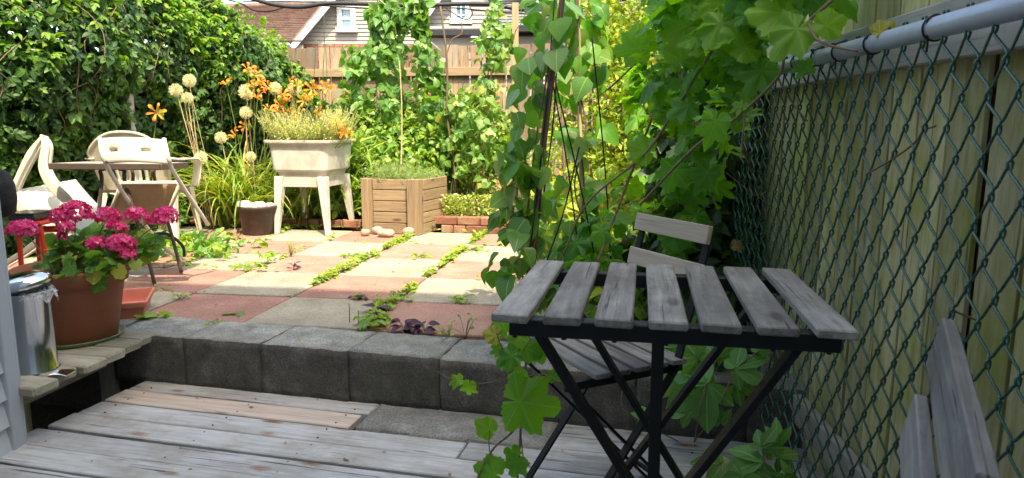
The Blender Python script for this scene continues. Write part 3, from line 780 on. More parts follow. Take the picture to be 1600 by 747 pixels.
# ---------------- left fence under the creeper
LO = P(446, 80, Y=9.2).xy.to_3d(); HY_ = R(12); HU = Vector((math.cos(HY_), -math.sin(HY_), 0)); HV = Vector((math.sin(HY_), math.cos(HY_), 0))
def LP(s, z, off=0): return LO - HV * s + HU * off + Vector((0, 0, z))
lf = thing('left_fence', 'board fence hidden under the dark green creeper on the left', 'fence', LP(3, 0), 0)
s = .1; k = 0
while s < 6.6:
    M1 = frame(LP(s, 0), LP(s, 1.5), U); M1.translation = LP(s, .74)
    place('board', boxmesh(1.48, .138, .018, .002, M['fence_green'], k % 4, 4, .0012), M1, lf); s += .145; k += 1
pz = P(185, 0, Y=5.86)
tag(beam('fence_post', pz + Vector((0, 0, -1.6)), pz + Vector((0, 0, .5)), .075, .075, M['rail_wood'], None, up=(0, -1, 0), var=3), 'weathered grey square post sticking up out of the creeper hedge', 'post')

# ---------------- brick edging
be = thing('brick_edging', 'low red brick edging at the back of the patio beside the wooden planter', 'edging', P(735, 362, z=0), 0)
bb0 = P(696, 362, z=0) - U * 0.02
for r in range(2):
    x = -.02 - (.06 if r else 0)
    while x < 1.9:
        L = .2 if r else random.choice([.105, .1, .19]); 
        c = bb0 + U * (x + L / 2) + V * (.05 + random.uniform(-.008, .008)) + Vector((0, 0, .022 + r * .074))
        place('brick', boxmesh(round(L, 3), .098, .068, .006, M['brick'], random.randrange(3), 3, .001), Matrix.Translation(c) @ Matrix.Rotation(-YAW + random.uniform(-.05, .05), 4, 'Z') @ Matrix.Rotation(random.uniform(-.03, .03), 4, 'X'), be)
        x += L + .006
be2 = thing('brick_border', 'row of low reddish bricks in shade under the sink planter', 'edging', P(480, 352, z=0), 0)
bb1 = P(430, 352, z=0)
x = -.9
while x < .75:
    L = random.choice([.2, .19, .1]); c = bb1 + U * (x + L / 2) + Vector((0, 0, .03 + random.uniform(-.008, .008)))
    place('brick', boxmesh(round(L, 3), .098, .068, .006, M['brick'], random.randrange(3), 3, .001), Matrix.Translation(c) @ Matrix.Rotation(-YAW + random.uniform(-.12, .12), 4, 'Z'), be2); x += L + .01
# raised soil of the beds
sb = MB(); nx, ny = 40, 16
vs = []
for i in range(nx + 1):
    for j in range(ny + 1):
        p = bb1 + V * (.12 + 2.9 * j / ny) + U * (-1.9 + 5.2 * i / nx)
        p.z = .06 + .10 * min(1, j / 3) + noise.noise(p * 2.5) * .05 + noise.noise(p * 9) * .02 if 0 < j < ny and 0 < i < nx else -.04
        vs.append(p)
sb.add(vs, [(i * (ny + 1) + j, (i + 1) * (ny + 1) + j, (i + 1) * (ny + 1) + j + 1, i * (ny + 1) + j + 1) for i in range(nx) for j in range(ny)])
sb.build('bed_soil', M['soil'], smooth=True, kind='structure')

# ---------------- houses beyond
def siding_face(mb, p00, p10, z0, z1, pitch=.10, clip=None, nrm=Vector((0, -1, 0))):
    """lap siding between two ground points; clip(frac)->top z"""
    n = int((z1 - z0) / pitch); d = p10 - p00
    for k in range(n):
        za = z0 + k * pitch; zb = za + pitch
        f0, f1 = clip(za) if clip else (0, 1)
        g0, g1 = clip(zb) if clip else (0, 1)
        if f1 - f0 < .01: continue
        a, b = p00 + d * f0, p00 + d * f1; a2, b2 = p00 + d * g0, p00 + d * g1
        o = nrm * .025
        mb.add([a + Vector((0, 0, za)) + o, b + Vector((0, 0, za)) + o, b2 + Vector((0, 0, zb)), a2 + Vector((0, 0, zb)), a + Vector((0, 0, za)), b + Vector((0, 0, za))], [(0, 1, 2, 3), (0, 4, 5, 1)])
# left house: gable wall facing us, long brown roof going left
HY = 20.0
hl = thing('gable_house', 'house with brown shingle roof and taupe siding gable behind the back fence', 'house', (P(540, 75, Y=HY)).xy.to_3d(), 0)
gl = P(470, 66, Y=HY); ap = P(590, -78, Y=HY); gr = P(712, 66, Y=HY); zb = P(540, 69, Y=HY).z
base0 = Vector((gl.x, HY, 0)); base1 = Vector((gr.x, HY, 0))
def clipg(z):
    if z <= gl.z: return (0, 1)
    f = min(1, (z - gl.z) / (ap.z - gl.z)); m_ = (ap.x - gl.x) / (gr.x - gl.x)
    return (f * m_, 1 - f * (1 - m_))
mb = MB(); siding_face(mb, base0, base1, zb, ap.z, .105, clipg); mb.build('siding', M['siding'], hl)
bw = MB(); bw.add([(gl.x, HY + .03, -1), (gr.x, HY + .03, -1), (gr.x, HY + .03, gr.z), (ap.x, HY + .03, ap.z), (gl.x, HY + .03, gl.z)], [(0, 1, 2, 3, 4)])
bw.add([(gr.x, HY + .03, -1), (gr.x, HY + 8, -1), (gr.x, HY + 8, gr.z), (gr.x, HY + .03, gr.z)], [(0, 1, 2, 3)]); bw.build('wall', M['siding'], hl)
# brick courses below the siding
k = 0
rows = [zb - .075 * (r + 1) for r in range(6)]
for r, z in enumerate(rows):
    x = gl.x + (.1 if r % 2 else 0)
    bm_ = MB()
    while x < gr.x - .2:
        bm_.box((x + .11, HY - .02, z + .03), (.215, .08, .064)); x += .23
    bm_.build('brick_course', M['brick'], hl)
lw = MB(); lw.box(((gl.x + gr.x) / 2, HY + .02, (rows[-1] - 1) / 2 - .0), (gr.x - gl.x, .1, rows[-1] + 1)); lw.build('lower_wall', M['brick'], hl)
# roof: slope from the eave ridge back and left
ra, rb2 = gl, ap
def roofslab(p0, p1, q1, q0, th=.12):
    mb = MB(); n = (p1 - p0).cross(q0 - p0).normalized() * th
    if n.z < 0: n = -n
    mb.add([p0, p1, q1, q0, p0 + n, p1 + n, q1 + n, q0 + n], [(0, 1, 2, 3), (7, 6, 5, 4), (0, 4, 5, 1), (1, 5, 6, 2), (2, 6, 7, 3), (3, 7, 4, 0)]); return mb
dep = Vector((0, 10, 0)); ov_ = Vector((0, -.35, 0))
ap2 = ap.copy(); gl2 = gl + (gl - ap) * .06; gr2 = gr + (gr - ap) * .06
roofslab(gl2 + ov_, ap2 + ov_, ap2 + dep, gl2 + dep).build('roof', M['shingle'], hl)
roofslab(gr2 + ov_, ap2 + ov_, ap2 + dep, gr2 + dep).build('roof', M['shingle'], hl)
for e_ in (gl2, gr2):
    beam('roof_trim', e_ + ov_ + Vector((0, -.03, -.04)), ap2 + ov_ + Vector((0, -.03, -.04)), .05, .16, M['white_trim'], hl, up=(0, 0, 1))
# wing to the left: roof slope facing us
w0 = P(385, 66, Y=HY - .6); w1 = P(478, 66, Y=HY - .6); w2 = P(525, 7, Y=HY + 3.4); w3 = P(388, 13, Y=HY + 3.4)
w0 = P(330, 66, Y=HY - .4); w3 = P(330, 12, Y=HY + 3.6); w2 = P(522, 5, Y=HY + 3.6); w1 = P(472, 66, Y=HY - .4)
# shingle courses as steps
nc = 22
for c_ in range(nc):
    f0, f1 = c_ / nc, (c_ + 1) / nc + .012
    a, b = w0.lerp(w3, f0), w1.lerp(w2, f0); c2, d2 = w1.lerp(w2, f1), w0.lerp(w3, f1)
    q = MB(); up_ = Vector((0, -.03, .05))
    q.add([a + up_, b + up_, c2, d2, a - up_ * .3, b - up_ * .3], [(0, 1, 2, 3), (4, 5, 1, 0)]); q.build('shingle_course', M['shingle'], hl)
q = MB(); q.add([w0 - Vector((0, 0, 4)), w1 - Vector((0, 0, 4)), w1 + Vector((0, .1, -.05)), w0 + Vector((0, .1, -.05))], [(0, 1, 2, 3)]); q.build('wall', M['siding'], hl)
beam('ridge_trim', w3 + Vector((0, 0, .03)), w2 + Vector((0, 0, .03)), .2, .1, M['shingle'], hl)
def window(h, x0, y0, x1, y1, Y, mull=0, frame_m=M['white_trim']):
    a, b = P(x0, y1, Y=Y), P(x1, y0, Y=Y); w = b.x - a.x; hh = b.z - a.z; cx_, cz = (a.x + b.x) / 2, (a.z + b.z) / 2; t = .13
    f = MB()
    for c_, s_ in (((cx_, Y - .06, b.z - t / 2), (w, .14, t)), ((cx_, Y - .07, a.z + t / 2), (w + .08, .16, t)), ((a.x + t / 2, Y - .06, cz), (t, .13, hh - 2 * t)), ((b.x - t / 2, Y - .06, cz), (t, .13, hh - 2 * t))): f.box(c_, s_)
    wo = f.build('window', frame_m, h)
    pn = MB(); pn.box((cx_, Y - .035, cz), (w - 2 * t + .01, .02, hh - 2 * t + .01)); pn.build('pane', M['glass'], wo)
    s2 = MB(); s2.box((cx_, Y - .055, cz), (w - 2 * t, .05, .05))
    for m__ in range(mull): s2.box((a.x + t + (w - 2 * t) * (m__ + 1) / (mull + 1), Y - .05, cz), (.03, .03, hh - 2 * t))
    if mull:
        for m__ in range(5): s2.box((cx_, Y - .052, a.z + t + (hh - 2 * t) * (m__ + .5) / 5), (w - 2 * t, .028, .022))
    s2.build('sash_bar', frame_m, wo)
window(hl, 529, 8, 556, 51, HY)
# right house
HR = 18.0
hr = thing('grey_house', 'house with grey-beige siding gable, white window and black gutter behind the back fence', 'house', P(740, 75, Y=HR).xy.to_3d(), 0)
gL = P(655, 44, Y=HR); aP = P(718, -48, Y=HR); gR = P(880, 44, Y=HR)
aP = P(740, -75, Y=HR)
zb2 = P(740, 43, Y=HR).z
def clip2(z):
    f = min(1, max(0, (z - gL.z) / (aP.z - gL.z))); m_ = (aP.x - gL.x) / (gR.x - gL.x); return (f * m_, 1 - f * (1 - m_))
mb = MB(); siding_face(mb, Vector((gL.x, HR, 0)), Vector((gR.x, HR, 0)), zb2, aP.z, .10, clip2); mb.build('siding', M['siding2'], hr)
bw = MB(); bw.add([(gL.x, HR + .03, zb2 - .2), (gR.x, HR + .03, zb2 - .2), (gR.x, HR + .03, gR.z), (aP.x, HR + .03, aP.z), (gL.x, HR + .03, gL.z)], [(0, 1, 2, 3, 4)]); bw.build('wall', M['siding2'], hr)
roofslab(gL + (gL - aP) * .05 + ov_, aP + ov_, aP + dep, gL + (gL - aP) * .05 + dep, .1).build('roof', M['shingle2'], hr)
roofslab(gR + (gR - aP) * .05 + ov_, aP + ov_, aP + dep, gR + (gR - aP) * .05 + dep, .1).build('roof', M['shingle2'], hr)
beam('roof_trim', gL + (gL - aP) * .05 + ov_ + Vector((0, -.04, -.04)), aP + ov_ + Vector((0, -.04, -.04)), .05, .16, M['white_trim'], hr)
beam('roof_trim', gR + (gR - aP) * .05 + ov_ + Vector((0, -.04, -.04)), aP + ov_ + Vector((0, -.04, -.04)), .05, .16, M['white_trim'], hr)
# lower, nearer part with gutter and low roof
YB = HR - 1.2
l0 = P(650, 55, Y=YB); l1 = P(1010, 55, Y=YB)
mb = MB(); siding_face(mb, Vector((l0.x, YB, 0)), Vector((l1.x, YB, 0)), -.5, l0.z, .22); mb.build('siding', M['siding2'], hr)
bw = MB(); bw.box(((l0.x + l1.x) / 2, YB + .75, l0.z / 2 - .3), (l1.x - l0.x, 1.4, l0.z + .5)); bw.build('wall', M['siding2'], hr)
beam('gutter', P(648, 51, Y=YB - .15), P(1012, 51, Y=YB - .15), .15, .13, M['gutter'], hr)
rr0, rr1 = P(646, 48, Y=YB - .05), P(1012, 48, Y=YB - .05)
rt0, rt1 = P(656, 43, Y=HR + .1), P(1005, 43, Y=HR + .1)
roofslab(rr0, rr1, rt1, rt0, .05).build('roof', M['shingle2'], hr)
window(hr, 706, -32, 735, 38, HR, 1)
# third roof at right
hq = thing('bungalow', 'low house with grey shingle roof seen between the bean poles', 'house', P(850, 60, Y=16).xy.to_3d(), 0)
r0, r1 = P(772, 42, Y=15.5), P(1060, 42, Y=15.5); t0, t1 = P(780, -20, Y=20), P(1060, -20, Y=20)
for c_ in range(16):
    f0, f1 = c_ / 16, (c_ + 1) / 16 + .012
    a, b = r0.lerp(t0, f0), r1.lerp(t1, f0); c2, d2 = r1.lerp(t1, f1), r0.lerp(t0, f1); up_ = Vector((0, -.02, .04))
    q = MB(); q.add([a + up_, b + up_, c2, d2, a - up_ * .3, b - up_ * .3], [(0, 1, 2, 3), (4, 5, 1, 0)]); q.build('shingle_course', M['shingle2'], hq)
beam('gutter', r0 + Vector((0, -.1, -.05)), r1 + Vector((0, -.1, -.05)), .14, .12, M['gutter'], hq)
q = MB(); siding_face(q, Vector((r0.x + .2, 15.8, 0)), Vector((r1.x, 15.8, 0)), -.5, r0.z - .02, .18); q.build('siding', M['siding2'], hq)
# overhead cables
def cable(pts, r, label, Y=12):
    pp = curve([P(x, y, Y=Y) for x, y in pts], 8); o = MB().tube(pp, r, 6).build('cable', M['cable'], smooth=True); tag(o, label, 'cable', 'overhead utility cables')
cable([(-300, -60), (250, -30), (440, 9), (520, 5), (640, 8), (760, 6), (850, 14), (1100, -20)], .035, 'thick black overhead cable bundle crossing above the back fence')
cable([(-200, -10), (300, -6), (405, 18), (470, 8), (600, 14), (700, 12), (800, 20), (980, 26), (1300, 0)], .012, 'thin black cable sagging across the roofs at the top', 12.1)
cable([(380, 2), (480, 3), (560, 8), (650, -8), (700, -20)], .010, 'thin black cable rising out of the top of the frame', 12.2)
cable([(690, 8), (725, 30), (738, 22), (735, 8), (762, 5), (860, 8), (1000, 22)], .010, 'loose black cable loop hanging before the white window', 12.3)

# ================================================================== FURNITURE
# ---- slatted folding table, near
tn = [P(797, 501, t=1.295), P(1309, 520, t=1.19)]
TZ = .595
tL = P(797, 491, z=TZ); tR = P(1310, 516, z=TZ); tu = (tR - tL); tw = tu.length; tu.z = 0; tu.normalize(); tv = Vector((-tu.y, tu.x, 0))
table = thing('folding_table', 'grey slatted wooden folding table with black steel legs in the foreground', 'table', (tL + tR) / 2 + tv * .28 - Vector((0, 0, TZ + .2)), 0)
LT = .60; tilt = Vector((0, 0, -.012))
for k in range(7):
    c0 = tL + tu * (tw * k / 6); c1 = c0 + tv * LT + tilt
    fan = 0
    mesh = boxmesh(LT, .070, .017, .003, M['slat'], k, 6, .0006)
    Mx = frame(c0 - Vector((0, 0, .0085)), c1 - Vector((0, 0, .0085)), (0, 0, 1)) @ Matrix.Rotation(random.uniform(-.008, .008), 4, 'Z') @ Matrix.Rotation(random.uniform(-.03, .03), 4, 'X')
    place('slat', mesh, Mx, table)
def tp(a, b, z): return tL + tu * (a * tw) + tv * b + Vector((0, 0, z - TZ)) + tilt * (b / LT)
bk_ = M['black_metal']
for b in (.050, LT - .055):
    beam('crossbar', tp(-.015, b, TZ - .034), tp(1.03, b, TZ - .034), .034, .034, bk_, table, b=.002)
zf = -.19
for b, o in ((.075, 0), (LT - .08, 0)):
    beam('leg', tp(.065, b, TZ - .045), tp(.86, b + .016, zf), .014, .037, bk_, table, up=tv, b=.001)
    beam('leg', tp(.925, b, TZ - .045), tp(.09, b - .016, zf), .014, .037, bk_, table, up=tv, b=.001)
beam('brace', tp(.475, .040, TZ - .05), tp(.475, .055, zf + .1), .023, .006, bk_, table, up=tv, b=.001)
beam('foot_bar', tp(.86, .075, zf + .02), tp(.86, LT - .08, zf + .02), .02, .02, bk_, table, b=.001)
beam('foot_bar', tp(.09, .075, zf + .02), tp(.09, LT - .08, zf + .02), .02, .02, bk_, table, b=.001)
q = MB()
for k in range(7):
    for b in (.05, LT - .055): q.lathe(tp(k / 6, b, TZ - .055) , [(.005, -.003), (.005, .004)], 8)
q.build('screw', M['black_metal'], table, kind='stuff')

# ---- folding chair generator (local: faces +X, origin on the ground, width along Y)
def bistro(label, M0, back_m, seat_m, hz=.88, seatz=.50, half=.20, seatd=.36, nback=2, nseat=5, slw=.052):
    r = bpy.data.objects.new('folding_chair', None); r.empty_display_size = .1; link(r, M0, None); tag(r, label, 'chair', 'black framed slatted folding chairs')
    w = lambda x, y, z: M0 @ Vector((x, y, z))
    yv = (M0.to_3x3() @ Vector((0, 1, 0)))
    xv = (M0.to_3x3() @ Vector((1, 0, 0)))
    # long members: from back top down to front foot ; short ones: seat rear foot
    for s in (-1, 1):
        y = s * (half - .018)
        beam('back_leg', w(-.238, y, hz - .035), w(-.14, y, seatz - .02), .008, .026, M['black_metal'], r, up=yv, b=.001)
        beam('leg', w(-.14, y, seatz - .02), w(.23, y, 0), .008, .026, M['black_metal'], r, up=yv, b=.001)
        beam('leg', w(.19, y - s * .02, seatz - .03), w(-.26, y - s * .02, 0), .008, .026, M['black_metal'], r, up=yv, b=.001)
        beam('seat_rail', w(-.17, y - s * .012, seatz - .025), w(.21, y - s * .012, seatz - .025), .010, .022, M['black_metal'], r, b=.001)
    beam('stretcher', w(.20, -half + .02, .06), w(.20, half - .02, .06), .012, .012, M['alu'], r, b=.001)
    beam('stretcher', w(-.22, -half + .02, .06), w(-.22, half - .02, .06), .012, .012, M['black_metal'], r, b=.001)
    for k in range(nseat):
        x = -.17 + seatd * (k + .5) / nseat
        beam('seat_slat', w(x, -half, seatz), w(x, half, seatz - .0), seatd / nseat - .014, .014, seat_m, r, b=.002, var=k, seg=4, wav=.0006)
    for k in range(nback):
        z = hz - .035 - k * .105; x = -.235 + k * .022 + .012
        beam('back_slat', w(x, -half, z), w(x, half, z), slw, .016, back_m, r, up=(M0.to_3x3() @ Vector((1, 0, .2))), b=.002, var=k, seg=4, wav=.0005)
    return r
def zrot(loc, a): return Matrix.Translation(Vector(loc)) @ Matrix.Rotation(a, 4, 'Z')
# behind the table: back slats run (.13,-.27), facing left
ca = math.atan2(-.27, .133)            # local -Y direction... y axis of chair
ang = ca + math.pi / 2                 # x axis such that y axis = ca + pi  -> faces left
B1 = P(1060, 347, z=.66)
xax = Vector((math.cos(ang + math.pi), math.sin(ang + math.pi), 0))
org = B1 + xax * .25; org.z = -.2
bistro('folding chair behind the table with two pale tan back slats above the tabletop', zrot(org, ang + math.pi), M['slat_tan'], M['slat'], half=.165, seatd=.31)
# near right chair: back slats run towards the camera
bistro('near right folding chair, only its two grey back slats showing before the fence', zrot((.2385, .776, -.2), R(152)), M['slat'], M['slat'], hz=.909, half=.23, slw=.066)

# ---- monobloc chair, local: faces +Y, origin on ground centre
def monobloc(label, M0):
    r = bpy.data.objects.new('plastic_chair', None); r.empty_display_size = .1; link(r, M0, None); tag(r, label, 'chair', 'cream moulded plastic armchairs')
    mt = M['white_plastic']
    w = lambda x, y, z: M0 @ Vector((x, y, z))
    # seat with rolled front
    nu, nv = 12, 12; mb = MB()
    for j in range(nv + 1):
        for i in range(nu + 1):
            x = -1 + 2 * i / nu; y = -1 + 2 * j / nv
            hw = .205 + .025 * y; z = .42 + .012 * y + .018 * abs(x) ** 4 - .012 * (1 - x * x) - (.05 * max(0, y - .8) / .2)
            mb.v.append(w(x * hw, y * .21, z))
    mb.f = [(j * (nu + 1) + i, j * (nu + 1) + i + 1, (j + 1) * (nu + 1) + i + 1, (j + 1) * (nu + 1) + i) for j in range(nv) for i in range(nu) if not (i in (3, 5, 6, 8) and 2 <= j <= 8 and i % 1 == 1)]
    mb.build('seat', mt, r, smooth=True, sol=.006)
    # backrest, curved, arched top, slots
    nu, nv = 22, 16; mb = MB()
    for j in range(nv + 1):
        f = j / nv
        for i in range(nu + 1):
            x = -1 + 2 * i / nu
            hw = .195 + .045 * math.sin(f * math.pi * .62)
            top = .88 - .15 * (abs(x) ** 2.6)
            z = .43 + (top - .43) * f
            y = -.205 - .13 * f ** 1.1 + .055 * x * x
            mb.v.append(w(x * hw, y, z))
    slots = {5, 7, 9, 12, 14, 16}
    mb.f = [(j * (nu + 1) + i, j * (nu + 1) + i + 1, (j + 1) * (nu + 1) + i + 1, (j + 1) * (nu + 1) + i) for j in range(nv) for i in range(nu) if not (i in slots and 3 <= j <= 10)]
    mb.build('backrest', mt, r, smooth=True, sol=.008)
    # rolled rim round the back
    rim = [w(-.205, -.15, .42)] + [w((-1 + 2 * i / 20) * (.24 if 1 else 0), -.335 + .055 * (-1 + 2 * i / 20) ** 2, .875 - .15 * abs(-1 + 2 * i / 20) ** 2.6) for i in range(21)] + [w(.205, -.15, .42)]
    mb = MB(); mb.tube(rim, .011, 8); mb.build('rim', mt, r, smooth=True)
    for s in (-1, 1):
        # arm: flat broad band from backrest, forward, curling down into the front leg
        path = curve([w(s * .235, -.28, .68), w(s * .262, -.16, .665), w(s * .272, .05, .66), w(s * .268, .17, .645), w(s * .262, .215, .60), w(s * .255, .20, .50), w(s * .245, .19, .43)], 5)
        mb = MB(); n = len(path)
        rings = []
        xv = (M0.to_3x3() @ Vector((1, 0, 0)))
        for i, p in enumerate(path):
            d = (path[min(i + 1, n - 1)] - path[max(0, i - 1)]).normalized(); nn = d.cross(xv).normalized()
            rings.append([p + xv * .026 + nn * .006, p - xv * .026 + nn * .006, p - xv * .028 - nn * .010, p - xv * .022 - nn * .004, p + xv * .022 - nn * .004, p + xv * .028 - nn * .010])
        mb.loft(rings); mb.build('arm', mt, r, smooth=True)
        for fy, fz in ((.19, .43), (-.19, .42)):
            # splayed channel leg, L section tapering to the foot
            t_ = Vector((s * .235, fy, fz)); b_ = Vector((s * .27, fy + (.03 if fy > 0 else -.10), 0))
            rings = []
            for i in range(6):
                f = i / 5; c = t_.lerp(b_, f); ww = .075 * (1 - f) + .034 * f; e = math.copysign(1, fy)
                rings.append([w(c.x, c.y, c.z), w(c.x, c.y - e * ww, c.z), w(c.x - s * .006, c.y - e * ww, c.z), w(c.x - s * .006, c.y - e * .006, c.z), w(c.x - s * ww * .8, c.y - e * .006, c.z), w(c.x - s * ww * .8, c.y, c.z)])
            MB().loft(rings).build('leg', mt, r, bev=.002)
    return r
pB = P(222, 372, z=0)
monobloc('cream plastic armchair standing behind the patio table with its arched slotted back to the hedge', zrot((-2.86, 5.62, 0), .06) @ Matrix.Diagonal((1.18, 1.05, 1.0, 1)))

# ---- patio table
pt = thing('patio_table', 'patio table with pale top and dark brown rim between the plastic chairs', 'table', P(184, 262, t=4.15).xy.to_3d(), 0)
pa, pb_ = P(77, 255, t=4.0), P(250, 256, t=4.0)
def PTt(u, v, z=0): return pa.lerp(pb_, u) + Vector((0, v, z - v * .030))
MB().add([PTt(.01, .0, 0), PTt(.99, 0, 0), PTt(.99, .34, 0), PTt(.01, .34, 0), PTt(.01, 0, -.012), PTt(.99, 0, -.012), PTt(.99, .34, -.012), PTt(.01, .34, -.012)], [(0, 1, 2, 3), (7, 6, 5, 4), (0, 4, 5, 1), (1, 5, 6, 2), (2, 6, 7, 3), (3, 7, 4, 0)]).build('tabletop', M['table_top'], pt, bev=.003)
for (u0, v0, u1, v1) in ((0, -.008, 1, -.008), (0, .348, 1, .348)):
    beam('rim', PTt(u0, v0, -.017), PTt(u1, v1, -.017), .016, .036, M['table_edge'], pt, b=.004)
for u_ in (0.0, 1.0):
    beam('rim', PTt(u_, .001, -.017), PTt(u_, .339, -.017), .016, .036, M['table_edge'], pt, b=.004)
for u_, v_ in ((.40, .06), (.62, .06), (.40, .40), (.62, .40)):
    o_ = -.10 if u_ < .5 else .12
    q0 = PTt(u_, v_, -.035); q1 = Vector((q0.x, q0.y, 0)) + Vector((o_, 0, .012))
    MB().tube(curve([PTt(u_ + .05 * (1 if u_ < .5 else -1), v_, -.03), q0 + Vector((0, 0, -.01)), q0 + Vector((0, 0, -.08)), q0.lerp(q1, .6), q1], 6), .011, 8).build('leg', M['table_edge'], pt, smooth=True)
beam('brace_bar', PTt(.40, .06, -.16), PTt(.62, .06, -.16), .012, .018, M['table_edge'], pt, b=.002)
beam('brace_bar', PTt(.40, .40, -.16), PTt(.62, .40, -.16), .012, .018, M['table_edge'], pt, b=.002)

# ---- folding chair (beige panel) tipped against the table
fc = thing('metal_folding_chair', 'cream panel folding chair with metal tube legs tipped forward against the patio table', 'chair', P(289, 414, z=0), 0)
def slab4(pts, th, name, mat, parent, holes=None, nu=12, nv=6, bow=0.0):
    a, b, c, d = [Vector(p) for p in pts]; n = (b - a).cross(d - a).normalized(); mb = MB()
    for j in range(nv + 1):
        for i in range(nu + 1):
            u, v = i / nu, j / nv; p = a.lerp(b, u).lerp(d.lerp(c, u), v) + n * bow * math.sin(math.pi * u)
            mb.v.append(p)
    mb.f = [(j * (nu + 1) + i, j * (nu + 1) + i + 1, (j + 1) * (nu + 1) + i + 1, (j + 1) * (nu + 1) + i) for j in range(nv) for i in range(nu) if not (holes and (i, j) in holes)]
    return mb.build(name, mat, parent, smooth=True, sol=th)
tb = 3.78
slab4([P(153, 217, t=tb + .03), P(258, 219, t=tb + .03), P(263, 256, t=tb), P(166, 256, t=tb)], .012, 'backrest', M['white_plastic'], fc, holes={(2, 3), (3, 3), (9, 3), (10, 3)}, nu=14, nv=7, bow=-.03)
al = M['alu']; cp_ = M['white_plastic']
MB().tube(curve([P(156, 216, t=tb + .03), P(163, 250, t=tb), P(190, 298, t=4.0), P(240, 368, t=4.4), P(289, 413, z=0.005)], 6), .0115, 10).build('tube_leg', al, fc, smooth=True)
MB().tube(curve([P(256, 217, t=tb + .03), P(264, 250, t=tb), P(275, 275, t=3.95), P(325, 351, t=4.35)], 6), .0115, 10).build('tube_leg', al, fc, smooth=True)
slab4([P(190, 287, t=4.05), P(277, 286, t=4.05), P(252, 352, t=4.25), P(166, 352, t=4.25)], .010, 'seat', M['fabric'], fc, nu=8, nv=6, bow=.02)
MB().tube([P(187, 290, t=4.04), P(192, 286, t=4.04), P(276, 285, t=4.04), P(280, 290, t=4.04), P(254, 356, t=4.25)], .010, 8).build('seat_frame', cp_, fc, smooth=True)
MB().tube([P(189, 288, t=4.04), P(164, 352, t=4.25)], .010, 8).build('seat_frame', cp_, fc, smooth=True)
MB().tube([P(166, 352, t=4.25), P(200, 372, t=4.5), P(262, 398, t=4.7)], .0105, 8).build('tube_leg', al, fc, smooth=True)
MB().tube(curve([P(236, 366, t=4.4), P(262, 366, t=4.5), P(285, 384, t=4.65), P(288, 400, t=4.75)], 5), .010, 8).build('foot_tube', M['black_metal'], fc, smooth=True)

# ---- left plastic chair, tipped on to the table
lc = thing('plastic_chair', 'cream plastic armchair tipped over against the left end of the patio table', 'chair', P(70, 405, z=0), 0, 'cream moulded plastic armchairs')
wpm = M['white_plastic']
def band(name, pts, ws, th, dn=Vector((0, 1, 0)), n=7):
    path = curve(pts, n); m_ = len(path); rings = []
    for i, p in enumerate(path):
        f = i / (m_ - 1) * (len(ws) - 1); k_ = min(int(f), len(ws) - 2); w_ = ws[k_] + (ws[k_ + 1] - ws[k_]) * (f - k_)
        d = (path[min(i + 1, m_ - 1)] - path[max(0, i - 1)]).normalized(); nn = d.cross(dn).normalized(); bb = nn.cross(d).normalized()
        rings.append([p + nn * w_ + bb * th, p - nn * w_ + bb * th, p - nn * (w_ + .002) - bb * th * .4, p - nn * w_ * .8 - bb * th, p + nn * w_ * .8 - bb * th, p + nn * (w_ + .002) - bb * th * .4])
    return MB().loft(rings).build(name, wpm, lc, smooth=True, bev=.002)
for dt, nm in ((0, 'arm'), (.42, 'arm')):
    q_ = lambda x, y, t=4.15: P(x + dt * 14, y + dt * 4, t=t + dt)
    band(nm, [q_(68, 212), q_(48, 240), q_(28, 280), q_(20, 302), q_(26, 322)], [.006, .018, .014, .018, .020], .016)
    band('front_leg', [q_(65, 211), q_(71, 228), q_(68, 262), q_(82, 290), q_(108, 318), q_(104, 338)], [.004, .020, .026, .030, .026, .018], .014)
    band('leg', [q_(112, 322), q_(96, 342), q_(70, 368), q_(40, 392), q_(8, 412)], [.020, .022, .020, .016, .014], .013)
# ribbed seat panel, tipped up
nu_, nv_ = 18, 10; mbs = MB()
A_, B_2, C_, D_2 = P(20, 298, t=4.15), P(20, 298, t=4.15) + Vector((.10, .44, .03)), P(98, 376, t=4.15) + Vector((.10, .44, .03)), P(98, 376, t=4.15)
for j in range(nv_ + 1):
    for i in range(nu_ + 1):
        p = A_.lerp(D_2, j / nv_).lerp(B_2.lerp(C_, j / nv_), i / nu_); mbs.v.append(p + Vector((.012 * (i % 2), 0, -.02 * math.sin(math.pi * j / nv_))))
mbs.f = [(j * (nu_ + 1) + i, j * (nu_ + 1) + i + 1, (j + 1) * (nu_ + 1) + i + 1, (j + 1) * (nu_ + 1) + i) for j in range(nv_) for i in range(nu_)]
mbs.build('seat', wpm, lc, smooth=True, sol=.006)
band('seat_edge', [P(22, 312, t=4.14), P(45, 335, t=4.14), P(78, 366, t=4.14), P(102, 386, t=4.14)], [.030, .034, .034, .026], .012)
band('backrest', [P(98, 384, t=4.16), P(112, 372, t=4.3), P(100, 392, t=4.4), P(60, 402, t=4.4)], [.05, .06, .05, .04], .012)

